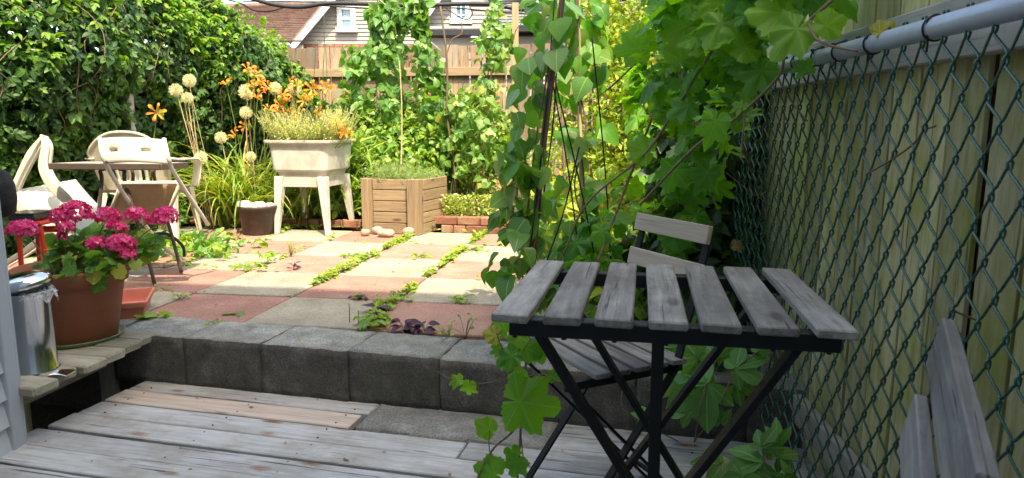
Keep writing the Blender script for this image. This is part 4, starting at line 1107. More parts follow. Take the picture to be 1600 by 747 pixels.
# ---- red stool with black things
rs = thing('red_stool', 'small red plastic stool with arched legs behind the geranium pot', 'stool', P(46, 440, t=3.45).xy.to_3d(), 0)
rx = P(46, 350, t=3.45); SK = .62
def Sx(dx, dy, dz): return rx + Vector((dx * SK, dy * SK, dz))
for sy in (0, .22):
    for sx in (-1, 1):
        MB().tube(curve([Sx(sx * .035, sy, -.005), Sx(sx * .075, sy, -.015), Sx(sx * .090, sy, -.07), Sx(sx * .10, sy, -rx.z / 2), Sx(sx * .112, sy, -rx.z + .002)], 6), [.014] * 25, 8, flat=.7).build('leg', M['red_plastic'], rs, smooth=True)
    MB().tube([Sx(-.085, sy, -.045), Sx(.085, sy, -.045)], .016, 8).build('apron', M['red_plastic'], rs, smooth=True)
MB().box(Sx(0, .11, .002), (.13, .17, .02)).build('seat', M['red_plastic'], rs, bev=.008)
bt = thing('black_tray', 'glossy black shallow plastic tray resting on the red stool', 'tray', Sx(-.02, .10, .012), 0)
MB().box(Sx(-.05, .10, .030), (.125, .15, .034)).build('base', M['black_plastic'], bt, bev=.01)
MB().box(Sx(-.05, .10, .050), (.135, .16, .008)).build('lip', M['black_plastic'], bt, bev=.004)
bg_ = P(-15, 300, t=3.1); kb = MB()
kb.lathe(bg_ - Vector((0, 0, .0)), [(.001, .11), (.04, .105), (.075, .08), (.092, .03), (.095, -.03), (.085, -.09), (.06, -.11), (.001, -.11)], 24)
tag(kb.build('black_bag', M['black_cloth'], smooth=True), 'matte black rounded bag hanging at the far left edge above the stool', 'bag')
hook = bg_

# ---- steel bin with tilted chrome lid
bc = P(53, 566, t=2.74); bc.z = 0
bn = thing('steel_bin', 'polished steel pedal bin at the left end of the plank platform', 'bin', bc, 0)
br = .079; bh = .325
MB().lathe(bc, [(.001, .004), (br, .004), (br + .003, .008), (br + .003, .02), (br, .024), (br, bh - .012), (br + .004, bh - .008), (br + .004, bh), (br - .006, bh), (br - .008, bh - .1)], 40).build('body', M['steel'], bn, smooth=True)
MB().lathe(bc + Vector((0, 0, .006)), [(br + .001, 0), (br + .006, .0), (br + .006, .012), (br + .001, .014)], 40).build('base_ring', M['black_plastic'], bn, smooth=True)
pdl = MB(); pdl.loft([[Vector((bc.x + .10 + f * .075, bc.y - .055 - wd, .014 + .006 * math.sin(f * 3))) for wd in (-.025 - .01 * f, .025 + .01 * f)] + [Vector((bc.x + .10 + f * .075, bc.y - .055 - wd, .020 + .006 * math.sin(f * 3))) for wd in (.025 + .01 * f, -.025 - .01 * f)] for f in (0, .33, .66, 1)]); pdl.build('pedal', M['steel'], bn, bev=.003)
lid = thing('bin_lid', 'chrome bin lid lying tilted on top of the steel bin', 'lid', bc + Vector((0, 0, bh)), 0)
Ml = Matrix.Translation(bc + Vector((.0, -.01, bh + .035))) @ Matrix.Rotation(R(-9), 4, 'Y') @ Matrix.Rotation(R(5), 4, 'X')
q = MB().lathe((0, 0, 0), [(.001, .030), (.045, .029), (.075, .022), (.092, .008), (.096, -.008), (.094, -.018), (.088, -.018)], 40); q.v = [Ml @ v for v in q.v]; q.build('dome', M['chrome'], lid, smooth=True)
q = MB().lathe((0, 0, 0), [(.090, -.017), (.094, -.020), (.091, -.028), (.082, -.028)], 40); q.v = [Ml @ v for v in q.v]; q.build('gasket', M['black_plastic'], lid, smooth=True)
# crumpled clear bag between lid and bin
wr_ = MB(); n = 30; m = 9
for j in range(m):
    for i in range(n):
        a = -1.2 + 2.2 * i / (n - 1); rr = br + .004 + .016 * (j / (m - 1)) + .018 * noise.noise(Vector((a * 4, j * .6, 3))); z = bh + .012 - .060 * (j / (m - 1)) * (.45 + .7 * abs(noise.noise(Vector((a * 2.3, 0, 9))) + .3)) + .014 * noise.noise(Vector((a * 9, j, 0)))
        wr_.v.append(bc + Vector((rr * math.cos(a), rr * math.sin(a), z)))
wr_.f = [(j * n + i, j * n + i + 1, (j + 1) * n + i + 1, (j + 1) * n + i) for j in range(m - 1) for i in range(n - 1)]
tag(wr_.build('plastic_bag', M['wrap'], smooth=False), 'crumpled clear plastic liner bag hanging out under the chrome lid', 'bag')

# ---- terracotta pot
pb = P(121, 520, t=3.14); pb.z = 0.0
tpot = thing('clay_pot', 'large terracotta flower pot on the plank platform holding the pink geranium', 'pot', pb, 0)
PR = .215; PH = .325
MB().lathe(pb + Vector((0, 0, .012)), [(.001, 0), (.150, 0), (.156, .004), (.200, PH - .075), (.203, PH - .070), (.217, PH - .068), (.224, PH - .010), (.222, PH), (.212, PH), (.205, PH - .05), (.16, .03), (.001, .03)], 56).build('body', M['terracotta'], tpot, smooth=True)
MB().lathe(pb + Vector((0, 0, PH - .03)), [(.001, .012), (.1, .01), (.207, .0)], 30).build('soil', M['soil'], tpot, smooth=True)
sau_ = 0
sau = MB().lathe(pb, [(.001, .001), (.155, .001), (.160, .004), (.185, .030), (.188, .036), (.184, .036), (.158, .010), (.001, .010)], 56).build('saucer', M['saucer'], None, smooth=True)
tag(sau, 'dull green plastic saucer under the large terracotta pot', 'saucer')
cr = P(205, 500, z=0); ct = thing('coral_tray', 'coral pink plastic planter tray on the patio edge beside the clay pot', 'planter', cr, 0)
q = MB(); Mq = Matrix.Translation(cr + Vector((-.06, .10, 0))) @ Matrix.Rotation(.35, 4, 'Z')
for (a, b, z) in ((.075, .14, 0), (.088, .155, .065), (.100, .167, .068), (.104, .171, .098), (.092, .16, .098), (.08, .148, .03)): q.v += [Mq @ Vector((x * a, y * b, z)) for x, y in ((-1, -1), (1, -1), (1, 1), (-1, 1))]
q.f = [(i * 4 + k, i * 4 + (k + 1) % 4, i * 4 + 4 + (k + 1) % 4, i * 4 + 4 + k) for i in range(5) for k in range(4)] + [(3, 2, 1, 0), (20, 21, 22, 23)]
q.build('body', M['coral'], ct, bev=.006)

# ---- utility sink on legs used as planter
s0 = P(413, 217, t=6.0); s1 = P(513, 221, t=5.88); 
tub = thing('sink_planter', 'old white plastic laundry sink on four splayed legs planted with seedy herbs', 'planter', P(478, 366, z=0), 0)
su = (s1 - s0); su.z = 0; tw_ = su.length; su.normalize(); sv = Vector((-su.y, su.x, 0)); O = s0.copy(); ztop = P(470, 219, t=6.0).z
O.z = 0; depth = .56
def TB(a, b, z): return O + su * a + sv * b + Vector((0, 0, z))
tw_ = .56
def rect(x0, x1, y0, y1, z, rr=.04, n=5):
    pts = []
    for (cx_, cy_, a0) in ((x1 - rr, y0 + rr, -90), (x1 - rr, y1 - rr, 0), (x0 + rr, y1 - rr, 90), (x0 + rr, y0 + rr, 180)):
        for k in range(n): a = R(a0 + 90 * k / (n - 1)); pts.append(TB(cx_ + rr * math.cos(a), cy_ + rr * math.sin(a), z))
    return pts
zb_ = P(470, 287, t=6).z; zm = P(470, 268, t=6).z
rings = [rect(.075, tw_ - .075, .075, depth - .075, zb_, .05), rect(.055, tw_ - .055, .055, depth - .055, zm - .01, .05), rect(.030, tw_ - .030, .03, depth - .03, zm + .01, .05), rect(.012, tw_ - .012, .012, depth - .012, ztop - .03, .05),
         rect(-.018, tw_ + .018, -.018, depth + .018, ztop - .022, .05), rect(-.02, tw_ + .02, -.02, depth + .02, ztop, .05), rect(.015, tw_ - .015, .015, depth - .015, ztop, .05), rect(.03, tw_ - .03, .03, depth - .03, ztop - .06, .05)]
MB().loft(rings).build('basin', M['tub'], tub, bev=.003)
MB().loft([rect(.066, tw_ - .066, .066, depth - .066, zb_ - .035, .05), rect(.062, tw_ - .062, .062, depth - .062, zb_ + .06, .05)]).build('apron', M['tub'], tub, bev=.003)
for (a, b, da, db) in ((.085, .08, -.03, -.05), (tw_ - .085, .08, .055, -.05), (.085, depth - .08, -.03, .05), (tw_ - .085, depth - .08, .05, .05)):
    rr_ = []
    for i in range(5):
        f = i / 4; wd = .040 * (1 - f) + .019 * f
        c = (a + da * f, b + db * f); z = zb_ * (1 - f) + .055 * (1 - f)
        rr_.append([TB(c[0] + x * wd, c[1] + y * wd, z) for x, y in ((-1, -1), (1, -1), (1, 1), (-1, 1))])
    MB().loft(rr_).build('leg', M['tub'], tub, bev=.006)
rr_ = rect(.05, tw_ - .05, .05, depth - .05, ztop - .05, .05); MB().add(rr_, [tuple(range(len(rr_)))]).build('soil', M['soil'], tub)

# ---- dark pot with white stones
dp = P(404, 350, t=6.15); dp.z = 0
dk = thing('dark_pot', 'dark brown plastic pot full of white stones left of the sink planter', 'pot', dp, 0)
MB().lathe(dp, [(.001, .002), (.125, .002), (.13, .01), (.158, .215), (.176, .220), (.180, .245), (.172, .248), (.160, .20), (.12, .18), (.001, .18)], 40).build('body', M['dark_pot'], dk, smooth=True)
MB().lathe(dp + Vector((0, 0, .195)), [(.001, .004), (.158, 0)], 24).build('soil', M['soil'], dk)
def rock(name, c, r, mat, label, cat, group, seed, rot=0, tilt_=0):
    rr = random.Random(seed); mb = MB(); n = 12; m = 8
    Mr = Matrix.Translation(Vector(c)) @ Matrix.Rotation(rot, 4, 'Z') @ Matrix.Rotation(tilt_, 4, 'Y')
    rings = []
    for j in range(m + 1):
        ph = math.pi * j / m; ring = []
        for i in range(n):
            a = 2 * math.pi * i / n; d = Vector((math.sin(ph) * math.cos(a), math.sin(ph) * math.sin(a), math.cos(ph)))
            k = 1 + .22 * noise.noise(d * 1.3 + Vector((seed * 3.7, 0, 0))); d = Vector([math.copysign(abs(q) ** .85, q) for q in d])
            ring.append(Mr @ Vector((d.x * r[0] * k, d.y * r[1] * k, d.z * r[2] * k)))
        rings.append(ring)
    mb.loft(rings); return tag(mb.build(name, mat, smooth=True), label, cat, group)
for k, (dx, dy, r, lb) in enumerate(((-.09, -.06, .055, 'pinkish white stone at the left of the dark pot, biggest in it'), (-.02, .02, .042, 'white stone at the middle back of the dark pot'), (.045, -.05, .048, 'round white stone at the front of the dark pot near the sink leg'), (.10, .02, .035, 'small white stone at the right rim of the dark pot'), (.005, -.09, .030, 'smallest white stone at the front rim of the dark pot'))):
    rock('white_stone', dp + Vector((dx, dy, .225 + r * .35)), (r * 1.15, r, r * .85), M['whitestone'], lb, 'stone', 'white stones in the dark pot', 30 + k, k)
# ---- river stones before the planter
for k, (px, py, rx_, rz_, tl, lb, yo) in enumerate(((574, 366, .040, .032, 0, 'small brown round stone at the left end of the row by the wooden planter', .02), (592, 364, .050, .034, .1, 'grey stone second from the left by the wooden planter', .06), (606, 367, .075, .035, 0, 'long flat brown stone lying in the middle before the wooden planter', 0), (641, 366, .055, .038, .0, 'smooth blue-grey stone beside the planter corner post', 0), (622, 352, .070, .030, .55, 'tan stone leaning on top of the other stones against the planter', .05))):
    c = P(px, py, z=0); c.y += yo * .5 - .10; c.z = rz_ * .9 if k != 4 else .105
    rock('river_stone', c, (rx_, rx_ * .7, rz_), M['boulder'], lb, 'stone', 'stones before the wooden planter', 50 + k * 3, -.1, tl)

# ---- wooden planter box
g0 = P(570, 364, z=0); g1 = P(659, 368, z=0); g2 = P(694, 353, z=0)
wu = (g1 - g0); pw = wu.length; wu.normalize(); wv = (g2 - g1); pdp = min(wv.length, .62); wv = Vector((-wu.y, wu.x, 0)) * .93 + wu * .10; wv.normalize()
pbx = thing('planter_box', 'square wooden planter box of stacked boards filled with fine green herb', 'planter', g0 + wu * pw / 2 + wv * .3, 0)
hz_ = P(615, 283, t=5.85).z
nbd = 5; bhh = hz_ / nbd
pdp = .50
for k in range(nbd):
    z = bhh * (k + .5)
    beam('front_board', g0 + wu * .075 + wv * .030 + Vector((0, 0, z)), g1 - wu * .11 + wv * .030 + Vector((0, 0, z)), .032, bhh - .006, M['planter'], pbx, var=k, b=.004)
    beam('side_board', g1 + wv * .060 - wu * .022 + Vector((0, 0, z)), g1 + wv * pdp - wu * .022 + Vector((0, 0, z)), .034, bhh - .006, M['planter'], pbx, var=k, b=.004)
    beam('side_board', g0 + wv * .060 + wu * .02 + Vector((0, 0, z)), g0 + wv * pdp + wu * .02 + Vector((0, 0, z)), .034, bhh - .006, M['planter'], pbx, var=k, b=.004)
    beam('back_board', g0 + wu * .045 + wv * (pdp + .0) + Vector((0, 0, z)), g1 - wu * .045 + wv * (pdp + .0) + Vector((0, 0, z)), .032, bhh - .006, M['planter'], pbx, var=k, b=.004)
beam('corner_post', g0 + wu * .035, g0 + wu * .035 + Vector((0, 0, hz_ + .004)), .07, .085, M['planter'], pbx, up=wv, b=.004)
beam('corner_post', g1 - wu * .055, g1 - wu * .055 + Vector((0, 0, hz_ + .004)), .11, .085, M['planter'], pbx, up=wv, b=.004, var=1)
q = MB(); q.add([g0 + wv * .05 + wu * .03 + Vector((0, 0, hz_ - .05)), g1 + wv * .05 - wu * .03 + Vector((0, 0, hz_ - .05)), g1 + wv * pdp - wu * .03 + Vector((0, 0, hz_ - .05)), g0 + wv * pdp + wu * .03 + Vector((0, 0, hz_ - .05))], [(0, 1, 2, 3)]); q.build('soil', M['soil'], pbx)

# ================================================================== PLANTS
# ---- creeper over the left fence
hd = thing('creeper_hedge', 'tall dark green creeper hedge covering the fence along the left side', 'hedge', LP(3, 0, .2), 0)
def hedge_top(s):          # height along the fence, s = 0 at the back corner
    return np.interp(s, [0, .5, 1.2, 2, 3, 4, 5, 6.6], [1.76, 1.84, 2.02, 2.32, 2.42, 2.32, 2.20, 2.12]) + .07 * noise.noise(Vector((s * 1.7, 3, 0))) + .05 * noise.noise(Vector((s * 4.1, 8, 0)))
def hedge_surf(s, f):      # f 0 ground .. 1 top front edge .. 1.5 over the back
    ht = hedge_top(s); bul = .46 + .24 * noise.noise(Vector((s * .9, f * 1.6, 1))) + .10 * noise.noise(Vector((s * 2.7, f * 4, 5)))
    if s < .8: bul *= .75 + .25 * s / .8
    kn = .60 * ht
    if f <= .62: z = kn * f / .62; off = bul * (.60 + .75 * (f / .62) ** 2); o = Vector((1, -.05, -.15 - .35 * (f / .62)))
    elif f <= 1.15: g_ = (f - .62) / .53; z = kn + (ht - kn) * math.sin(g_ * math.pi / 2) ** .9; off = bul * 1.35 * (1 - g_ ** 1.3) - .10 * g_; o = Vector((.75, -.05, .45 + .5 * g_))
    else: g_ = (f - 1.15) / .35; z = ht - .5 * g_; off = -.1 - .3 * g_; o = Vector((-.5, 0, .7))
    return LP(s, z, off + .03), (HU * o.x + Vector((0, 0, o.z)))
pts = []
for _ in range(21000):
    s = random.uniform(-.1, 6.2) if random.random() < .75 else random.uniform(1, 5); f = random.uniform(0, 1.45)
    p, o = hedge_surf(s, f); d = abs(random.gauss(0, .09)); cl_ = noise.noise(p * 3.2)
    if cl_ < -.33 and random.random() < .6: d += .14
    pts.append((p - o * d + o * .06 * cl_ + rv(.012), o))
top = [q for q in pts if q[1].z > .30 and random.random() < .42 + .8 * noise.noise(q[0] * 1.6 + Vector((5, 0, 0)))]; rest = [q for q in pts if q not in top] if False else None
tset = set(id(q) for q in top)
low = [q for q in pts if id(q) not in tset]
lm_ = [q for q in low if noise.noise(q[0] * 2.1 + Vector((0, 9, 0))) + random.gauss(0, .12) > .20]; ms_ = set(id(q) for q in lm_)
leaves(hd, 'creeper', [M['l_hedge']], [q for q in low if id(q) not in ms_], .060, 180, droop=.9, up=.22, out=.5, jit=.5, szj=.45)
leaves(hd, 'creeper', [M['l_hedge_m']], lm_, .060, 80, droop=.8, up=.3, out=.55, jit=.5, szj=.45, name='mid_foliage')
hs_ = []
for _ in range(46):
    s0_ = random.uniform(.2, 5.8); f0_ = random.uniform(.2, 1.0); q0_ = [hedge_surf(s0_ + k * random.uniform(-.12, .12), f0_ + k * .09)[0] + rv(.02) for k in range(5)]; hs_.append(curve(q0_, 4))
stems('stem', hs_, .0035, M['vine'], hd, 4, kind='stuff')
leaves(hd, 'creeper', [M['l_hedge_y']], top, .062, 40, droop=.3, up=.9, out=.6, jit=.45, name='young_lit_foliage')  # young leaves, their yellow-green also painting in the sunlit hedge top
# inner shade leaves and stems
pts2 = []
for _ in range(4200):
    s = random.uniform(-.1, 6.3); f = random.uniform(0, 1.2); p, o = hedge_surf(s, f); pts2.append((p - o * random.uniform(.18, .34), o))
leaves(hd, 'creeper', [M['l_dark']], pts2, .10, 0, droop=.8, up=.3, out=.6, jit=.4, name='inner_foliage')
# shoots sticking up
pts3 = []
for _ in range(70):
    s = random.uniform(0, 5.6); p, o = hedge_surf(s, random.uniform(.95, 1.2)); h_ = random.uniform(.08, .28); ln = rv(.15)
    for k in range(6): pts3.append((p + Vector((0, 0, h_ * k / 5)) + ln * h_ * k / 5, rv(1).normalized()))
leaves(hd, 'creeper', [M['l_hedge_y']], pts3, .055, 0, droop=.2, up=.8, out=.8, jit=.4, name='shoot_foliage')
# low bushy leaves at the hedge foot behind the chairs
lb = thing('leafy_undergrowth', 'sunlit low leafy undergrowth behind the plastic chairs at the hedge foot', 'undergrowth', P(60, 380, Y=5.2).xy.to_3d(), 0)
blobs = [(P(x, y, Y=Y_ + .35), (r * 1.2, r * .7, r)) for x, y, Y_, r in ((20, 300, 4.8, .25), (60, 290, 5.1, .25), (100, 300, 5.3, .25), (135, 325, 5.5, .2), (30, 350, 4.8, .22), (90, 350, 5.1, .22), (140, 355, 5.5, .16), (300, 350, 6.5, .12), (250, 330, 6.1, .2))]
leaves(lb, 'creeper', [M['l_bean'], M['l_hedge_y']], blob_pts(blobs, 900), .085, 80, droop=.4, up=.7, out=.7)
# ground creeper leaves near the chair feet
gc = thing('ground_creeper', 'creeping five-leaved vine spreading over the pavers under the folding chair', 'creeper', P(300, 405, z=0), 0)
pp_ = []
for _ in range(150):
    x = random.gauss(255, 75); y = random.gauss(395, 12)
    if 195 < x < 440 and 366 < y < 416: q_ = P(x, y, z=0); q_.z = random.uniform(.015, .09); pp_.append((q_, Vector((0, 0, 1)) + rv(.3)))
leaves(gc, 'creeper', [M['l_weed'], M['l_bean']], pp_, .075, 60, droop=-.1, up=1.0, out=.25, jit=.5)

# ---- climbing beans
def bean_column(label, base, path, radii, n, mat, size=.10, nind=60, poles=None, pm=M['bamboo'], pr=.010, cat='bean plant', kind='bean', group='climbing bean plants'):
    t_ = thing('bean_plant', label, cat, base, 0, group)
    pc_ = curve(path, 10); pts = []
    for _ in range(n):
        f = random.random(); k = f * (len(pc_) - 1); i = int(k); c = pc_[i].lerp(pc_[min(i + 1, len(pc_) - 1)], k - i)
        r = np.interp(f, np.linspace(0, 1, len(radii)), radii); r *= 1 + .9 * noise.noise(c * 4.5)
        a = random.uniform(0, 2 * math.pi); q = random.uniform(.2, 1) ** .5 * (1.5 if random.random() < .12 else 1); d = Vector((math.cos(a), math.sin(a), 0))
        if noise.noise((c + d * r) * 5.5) < -.12: continue
        pts.append((c + d * r * q + Vector((0, 0, random.gauss(0, .03))), d))
    leaves(t_, kind, mat, pts, size * .80, nind, droop=.75, up=.45, out=.6, jit=.55, szj=.4)
    sp = []
    for k in range(3):
        ph = random.uniform(0, 6); sp.append([c + Vector((math.cos(ph + i * .35), math.sin(ph + i * .35), 0)) * .022 for i, c in enumerate(pc_)])
    stems('stem', sp, .0035, M['stem'], t_)
    return t_
def pole(name, label, p0, p1, r, mat, cat='pole', bend=.02, group=None):
    p0, p1 = Vector(p0), Vector(p1); m_ = [p0.lerp(p1, f) + (rv(bend) if 0 < f < 1 else Vector()) for f in (0, .25, .5, .75, 1)]
    pc_ = curve(m_, 5); o = MB().tube(pc_, [r * (1.1 - .4 * i / len(pc_)) for i in range(len(pc_))], 8).build(name, mat, smooth=True); return tag(o, label, cat, group)
def gnd(px, Y, z=.08): q = P(px, 300, Y=Y); q.z = z; return q
BEANS = [M['l_bean'], M['l_garden']]
bean_column('bushiest tall bean column, leftmost of the climbing beans, before the brown house', gnd(600, 7.2), [gnd(595, 7.2), P(600, 190, Y=7.2), P(585, 110, Y=7.2), P(597, 60, Y=7.2), P(618, -6, Y=7.2)], [.30, .24, .22, .20, .10], 640, [M['l_bean']], .105, 90)
bean_column('second bean column leaning right beside the bushiest one and reaching the cables', gnd(655, 7.0), [gnd(690, 7.0), P(690, 200, Y=7), P(672, 120, Y=7), P(652, 50, Y=7.0), P(650, -8, Y=7.0)], [.28, .18, .12, .13, .09], 400, [M['l_bean']], .10, 70)
bean_column('slender pale bean column climbing a thin cane left of the tall tan post', gnd(765, 6.6), [gnd(742, 6.6), P(745, 220, Y=6.6), P(765, 120, Y=6.6), P(775, 60, Y=6.6), P(770, -8, Y=6.6)], [.22, .14, .08, .10, .06], 240, [M['l_bean'], M['l_garden']], .095, 50)
bean_column('short bean plant in the middle of the bed on bare branching sticks', gnd(700, 6.7), [gnd(705, 6.7), P(712, 230, Y=6.7), P(705, 160, Y=6.7)], [.22, .22, .12], 200, [M['l_garden'], M['l_bean']], .09, 40)
pole('stick', 'bare dark forked stick standing among the middle beans', gnd(712, 6.6), P(688, 10, Y=6.7), .011, M['stick'], 'stick', .02)
pole('stick', 'thin reddish bare twig bending up right before the back fence', P(695, 115, Y=6.65), P(720, 30, Y=6.7), .006, M['stick'], 'stick', .02)
pole('cane', 'thin dry cane leaning left inside the slender bean column', gnd(735, 6.55), P(782, 2, Y=6.6), .008, M['bamboo'], 'cane')
pole('cane', 'thin tan cane standing in front of the bushiest bean column', gnd(624, 6.5), P(624, 95, Y=6.6), .007, M['bamboo'], 'cane')
pole('stick', 'dark stick slanting right across the tall tan post', P(790, 90, Y=7.0), P(822, 15, Y=7.0), .006, M['stick'], 'stick')
pole('string_line', 'pale taut string running down right from the bean tops', P(560, -25, Y=7.0), P(690, 80, Y=7.4), .004, M['alu'], 'string', .004)

# ---- mixed bed of greens behind patio
mg = thing('garden_greens', 'bright green mixed vegetable plants filling the bed behind the wooden planter', 'vegetable plants', P(650, 300, Y=7).xy.to_3d(), 0)
blobs = []
for x, y, Y_, r in ((540, 250, 6.9, .26), (570, 205, 7.2, .26), (560, 165, 7.6, .2), (600, 240, 6.9, .26), (640, 220, 7.1, .28), (680, 240, 6.9, .26), (720, 225, 7.2, .26), (755, 250, 7.0, .22), (770, 200, 7.4, .25), (700, 185, 7.7, .26), (640, 175, 7.7, .26), (740, 170, 7.9, .24), (590, 270, 6.7, .2), (660, 265, 6.7, .2), (520, 300, 6.6, .2), (505, 250, 7.1, .22), (790, 240, 7.2, .22)):
    blobs.append((P(x, y, Y=Y_), (r * 1.15, r, r)))
leaves(mg, 'ovate', [M['l_garden'], M['l_bean'], M['l_weed']], blob_pts(blobs, 8500, .2), .060, 200, droop=.4, up=.7, out=.7, jit=.7, szj=.55)
gb = thing('grassy_greens', 'long grassy blades standing between the sink and the wooden planter', 'grass', gnd(550, 6.6), 0)
pts = []
for _ in range(900):
    x = random.gauss(552, 18); Y_ = random.uniform(6.5, 7.1); q_ = gnd(x, Y_, random.uniform(.1, .75)); pts.append((q_, Vector((random.gauss(0, .5), random.gauss(0, .5), 1))))
leaves(gb, 'blade', [M['l_garden'], M['l_weed']], pts, .22, 40, droop=.1, up=.4, out=.9, jit=.25)
ll = thing('low_plants', 'low yellow-green flowering ground plants above the red brick edging', 'plants', gnd(740, 6.3), 0)
pts = []
for _ in range(2200):
    x = random.uniform(690, 800); y = random.uniform(305, 338); q_ = P(x, y, Y=random.uniform(6.25, 6.7)); pts.append((q_, Vector((0, 0, 1)) + rv(.4)))
leaves(ll, 'small', [M['l_alys'], M['l_weed']], pts, .028, 0, droop=0, up=.8, out=.6, jit=.6)
ll['kind'] = None; del ll['kind']
# few yellowed low clump leaves at the bed middle
wd_ = thing('withered_plant', 'low withered brownish plant on bare soil at the right of the bed', 'plant', gnd(755, 6.9), 0)
leaves(wd_, 'ovate', [M['l_dry'], M['l_garden']], blob_pts([(P(755, 285, Y=6.9), (.25, .2, .10))], 260), .05, 20)

# ---- herb in the wooden planter
hb = thing('planter_herb', 'fine feathery green herb spilling over the wooden planter rim', 'herb', g0 + wu * pw / 2 + wv * .3 + Vector((0, 0, hz_ - .05)), 0)
pts = []; hs = []
for _ in range(420):
    a, b = random.uniform(.02, .98), random.uniform(.02, .95) ; base = g0 + wu * pw * a + wv * pdp * b + Vector((0, 0, hz_ - .05)); d = Vector((random.gauss(0, .35), random.gauss(-.1, .35), 1)).normalized(); L = random.uniform(.10, .20) * (1.1 if a < .6 else .7)
    hs.append([base, base + d * L * .5, base + d * L + Vector((0, 0, -.02))])
    for k in range(9): pts.append((base + d * L * (k + 1) / 9, rv(1).normalized()))
leaves(hb, 'fine', [M['l_fine']], pts, .035, 0, droop=-.2, up=.3, out=1, jit=.4)
stems('stem', hs[:200], .0016, M['stem'], hb, 3, kind='stuff')

# ---- seedy plants in the sink
sh = thing('seedy_herbs', 'mounded yellow-green herbs gone to seed growing in the sink planter', 'herb', TB(tw_ / 2, depth / 2, ztop - .05), 0)
pts = []; hs = []
for _ in range(900):
    a, b = random.uniform(0.0, 1.0), random.uniform(.0, .95); base = TB(tw_ * (.04 + .92 * a), depth * (.06 + .88 * b), ztop - .05)
    d = Vector((random.gauss((a - .5) * .7, .25), random.gauss(-.12, .28), 1)).normalized(); L = random.uniform(.12, .29) * (1 + .25 * math.sin(a * 9))
    hs.append([base, base + d * L * .5 + rv(.004), base + d * L])
    for k in range(8): pts.append((base + d * L * (k + 2.5) / 10.5 + rv(.006), rv(1).normalized()))
leaves(sh, 'small', [M['l_alys'], M['l_weed']], pts, .016, 0, droop=-.2, up=.3, out=1, jit=.5)
stems('stem', hs, .0013, M['l_alys'], sh, 3, kind='stuff')

# ---- daylilies
dl = thing('daylily_clump', 'clump of orange daylilies with long arching leaves behind the sink planter', 'daylilies', gnd(400, 6.7, .03), 0)
def strap(mb, base, d, L, w, bend):
    n = 9; pts = []; p = Vector(base); ang = math.atan2(d.z, math.hypot(d.x, d.y)); h = Vector((d.x, d.y, 0)).normalized()
    side = Vector((-h.y, h.x, 0)); b0 = len(mb.v)
    for i in range(n + 1):
        f = i / n; ww = w * (1 - f ** 2.5) * (.7 + .3 * math.sin(f * 3)) + .0008
        up_ = Vector((-h.x * math.sin(ang), -h.y * math.sin(ang), math.cos(ang)))
        mb.v += [p - side * ww + up_ * ww * .5, p, p + side * ww + up_ * ww * .5]
        p = p + (h * math.cos(ang) + Vector((0, 0, math.sin(ang)))) * L / n; ang -= bend / n * (0.4 + 1.3 * f)
    for i in range(n):
        a = b0 + i * 3; mb.f += [(a, a + 1, a + 4, a + 3), (a + 1, a + 2, a + 5, a + 4)]
for (x, Y_, n, Ls, lab_) in ((350, 6.4, 100, .70, 0), (378, 6.45, 110, .80, 0), (410, 6.75, 80, .8, 0), (450, 6.8, 60, .75, 0), (500, 6.75, 50, .7, 0), (540, 6.7, 40, .6, 0), (470, 6.55, 30, .45, 0)):
    mb = MB(); 
    for _ in range(n):
        a = random.uniform(0, 2 * math.pi); el = random.uniform(.85, 1.4); d = Vector((math.cos(a) * math.cos(el), math.sin(a) * math.cos(el), math.sin(el)))
        strap(mb, gnd(x, Y_, .05) + rv(.04) * 1, d, Ls * random.uniform(.8, 1.35), random.uniform(.008, .014), random.uniform(1.3, 2.8))
    o = mb.build('leaf_fan', M['l_lily'], dl, smooth=True)
def petal_mesh():
    vs = []; uv = []; fs = []; n = 5; prof = [.14, .30, .50, .56, .40, .03]
    for i in range(n + 1):
        f = i / n; w_ = prof[i] * .30; r = .12 + .88 * math.sin(f * 1.45) ; z = .95 * (f ** .8) * 1.0 - .75 * max(0, f - .45) ** 1.3 * 2
        vs += [(-w_, r, z + .04), (0, r, z), (w_, r, z + .04)]; uv += [(.5 - w_, f), (.5, f), (.5 + w_, f)]
    for i in range(n):
        a = i * 3; fs += [(a, a + 1, a + 4), (a, a + 4, a + 3), (a + 1, a + 2, a + 5), (a + 1, a + 5, a + 4)]
    return tpl(vs, fs, uv)
pm_ = petal_mesh()
T['lily'] = [merge([(pm_, Matrix.Rotation(k * math.pi / 3, 4, 'Z') @ Matrix.Diagonal((1 if k % 2 else .7, 1, 1, 1))) for k in range(6)])]
T['lily'].append(merge([(pm_, Matrix.Rotation(k * math.pi / 3, 4, 'Z') @ Matrix.Diagonal((.9 if k % 2 else .65, .75, 1.15, 1))) for k in range(6)]))
T['bud'] = [merge([(ovate(.16, 4, .5, -.05, .45), Matrix.Rotation(k * 2.1, 4, 'Y')) for k in range(3)])]
lfl = [(305, 105), (398, 60), (424, 76), (398, 118), (456, 125), (420, 150), (546, 120), (622, 135), (678, 128), (590, 178), (530, 165), (470, 200), (507, 215), (500, 190), (543, 225), (655, 216), (712, 256), (755, 298), (735, 290), (375, 270), (330, 297), (612, 160), (573, 116), (520, 150), (570, 220), (440, 100)]
st = []
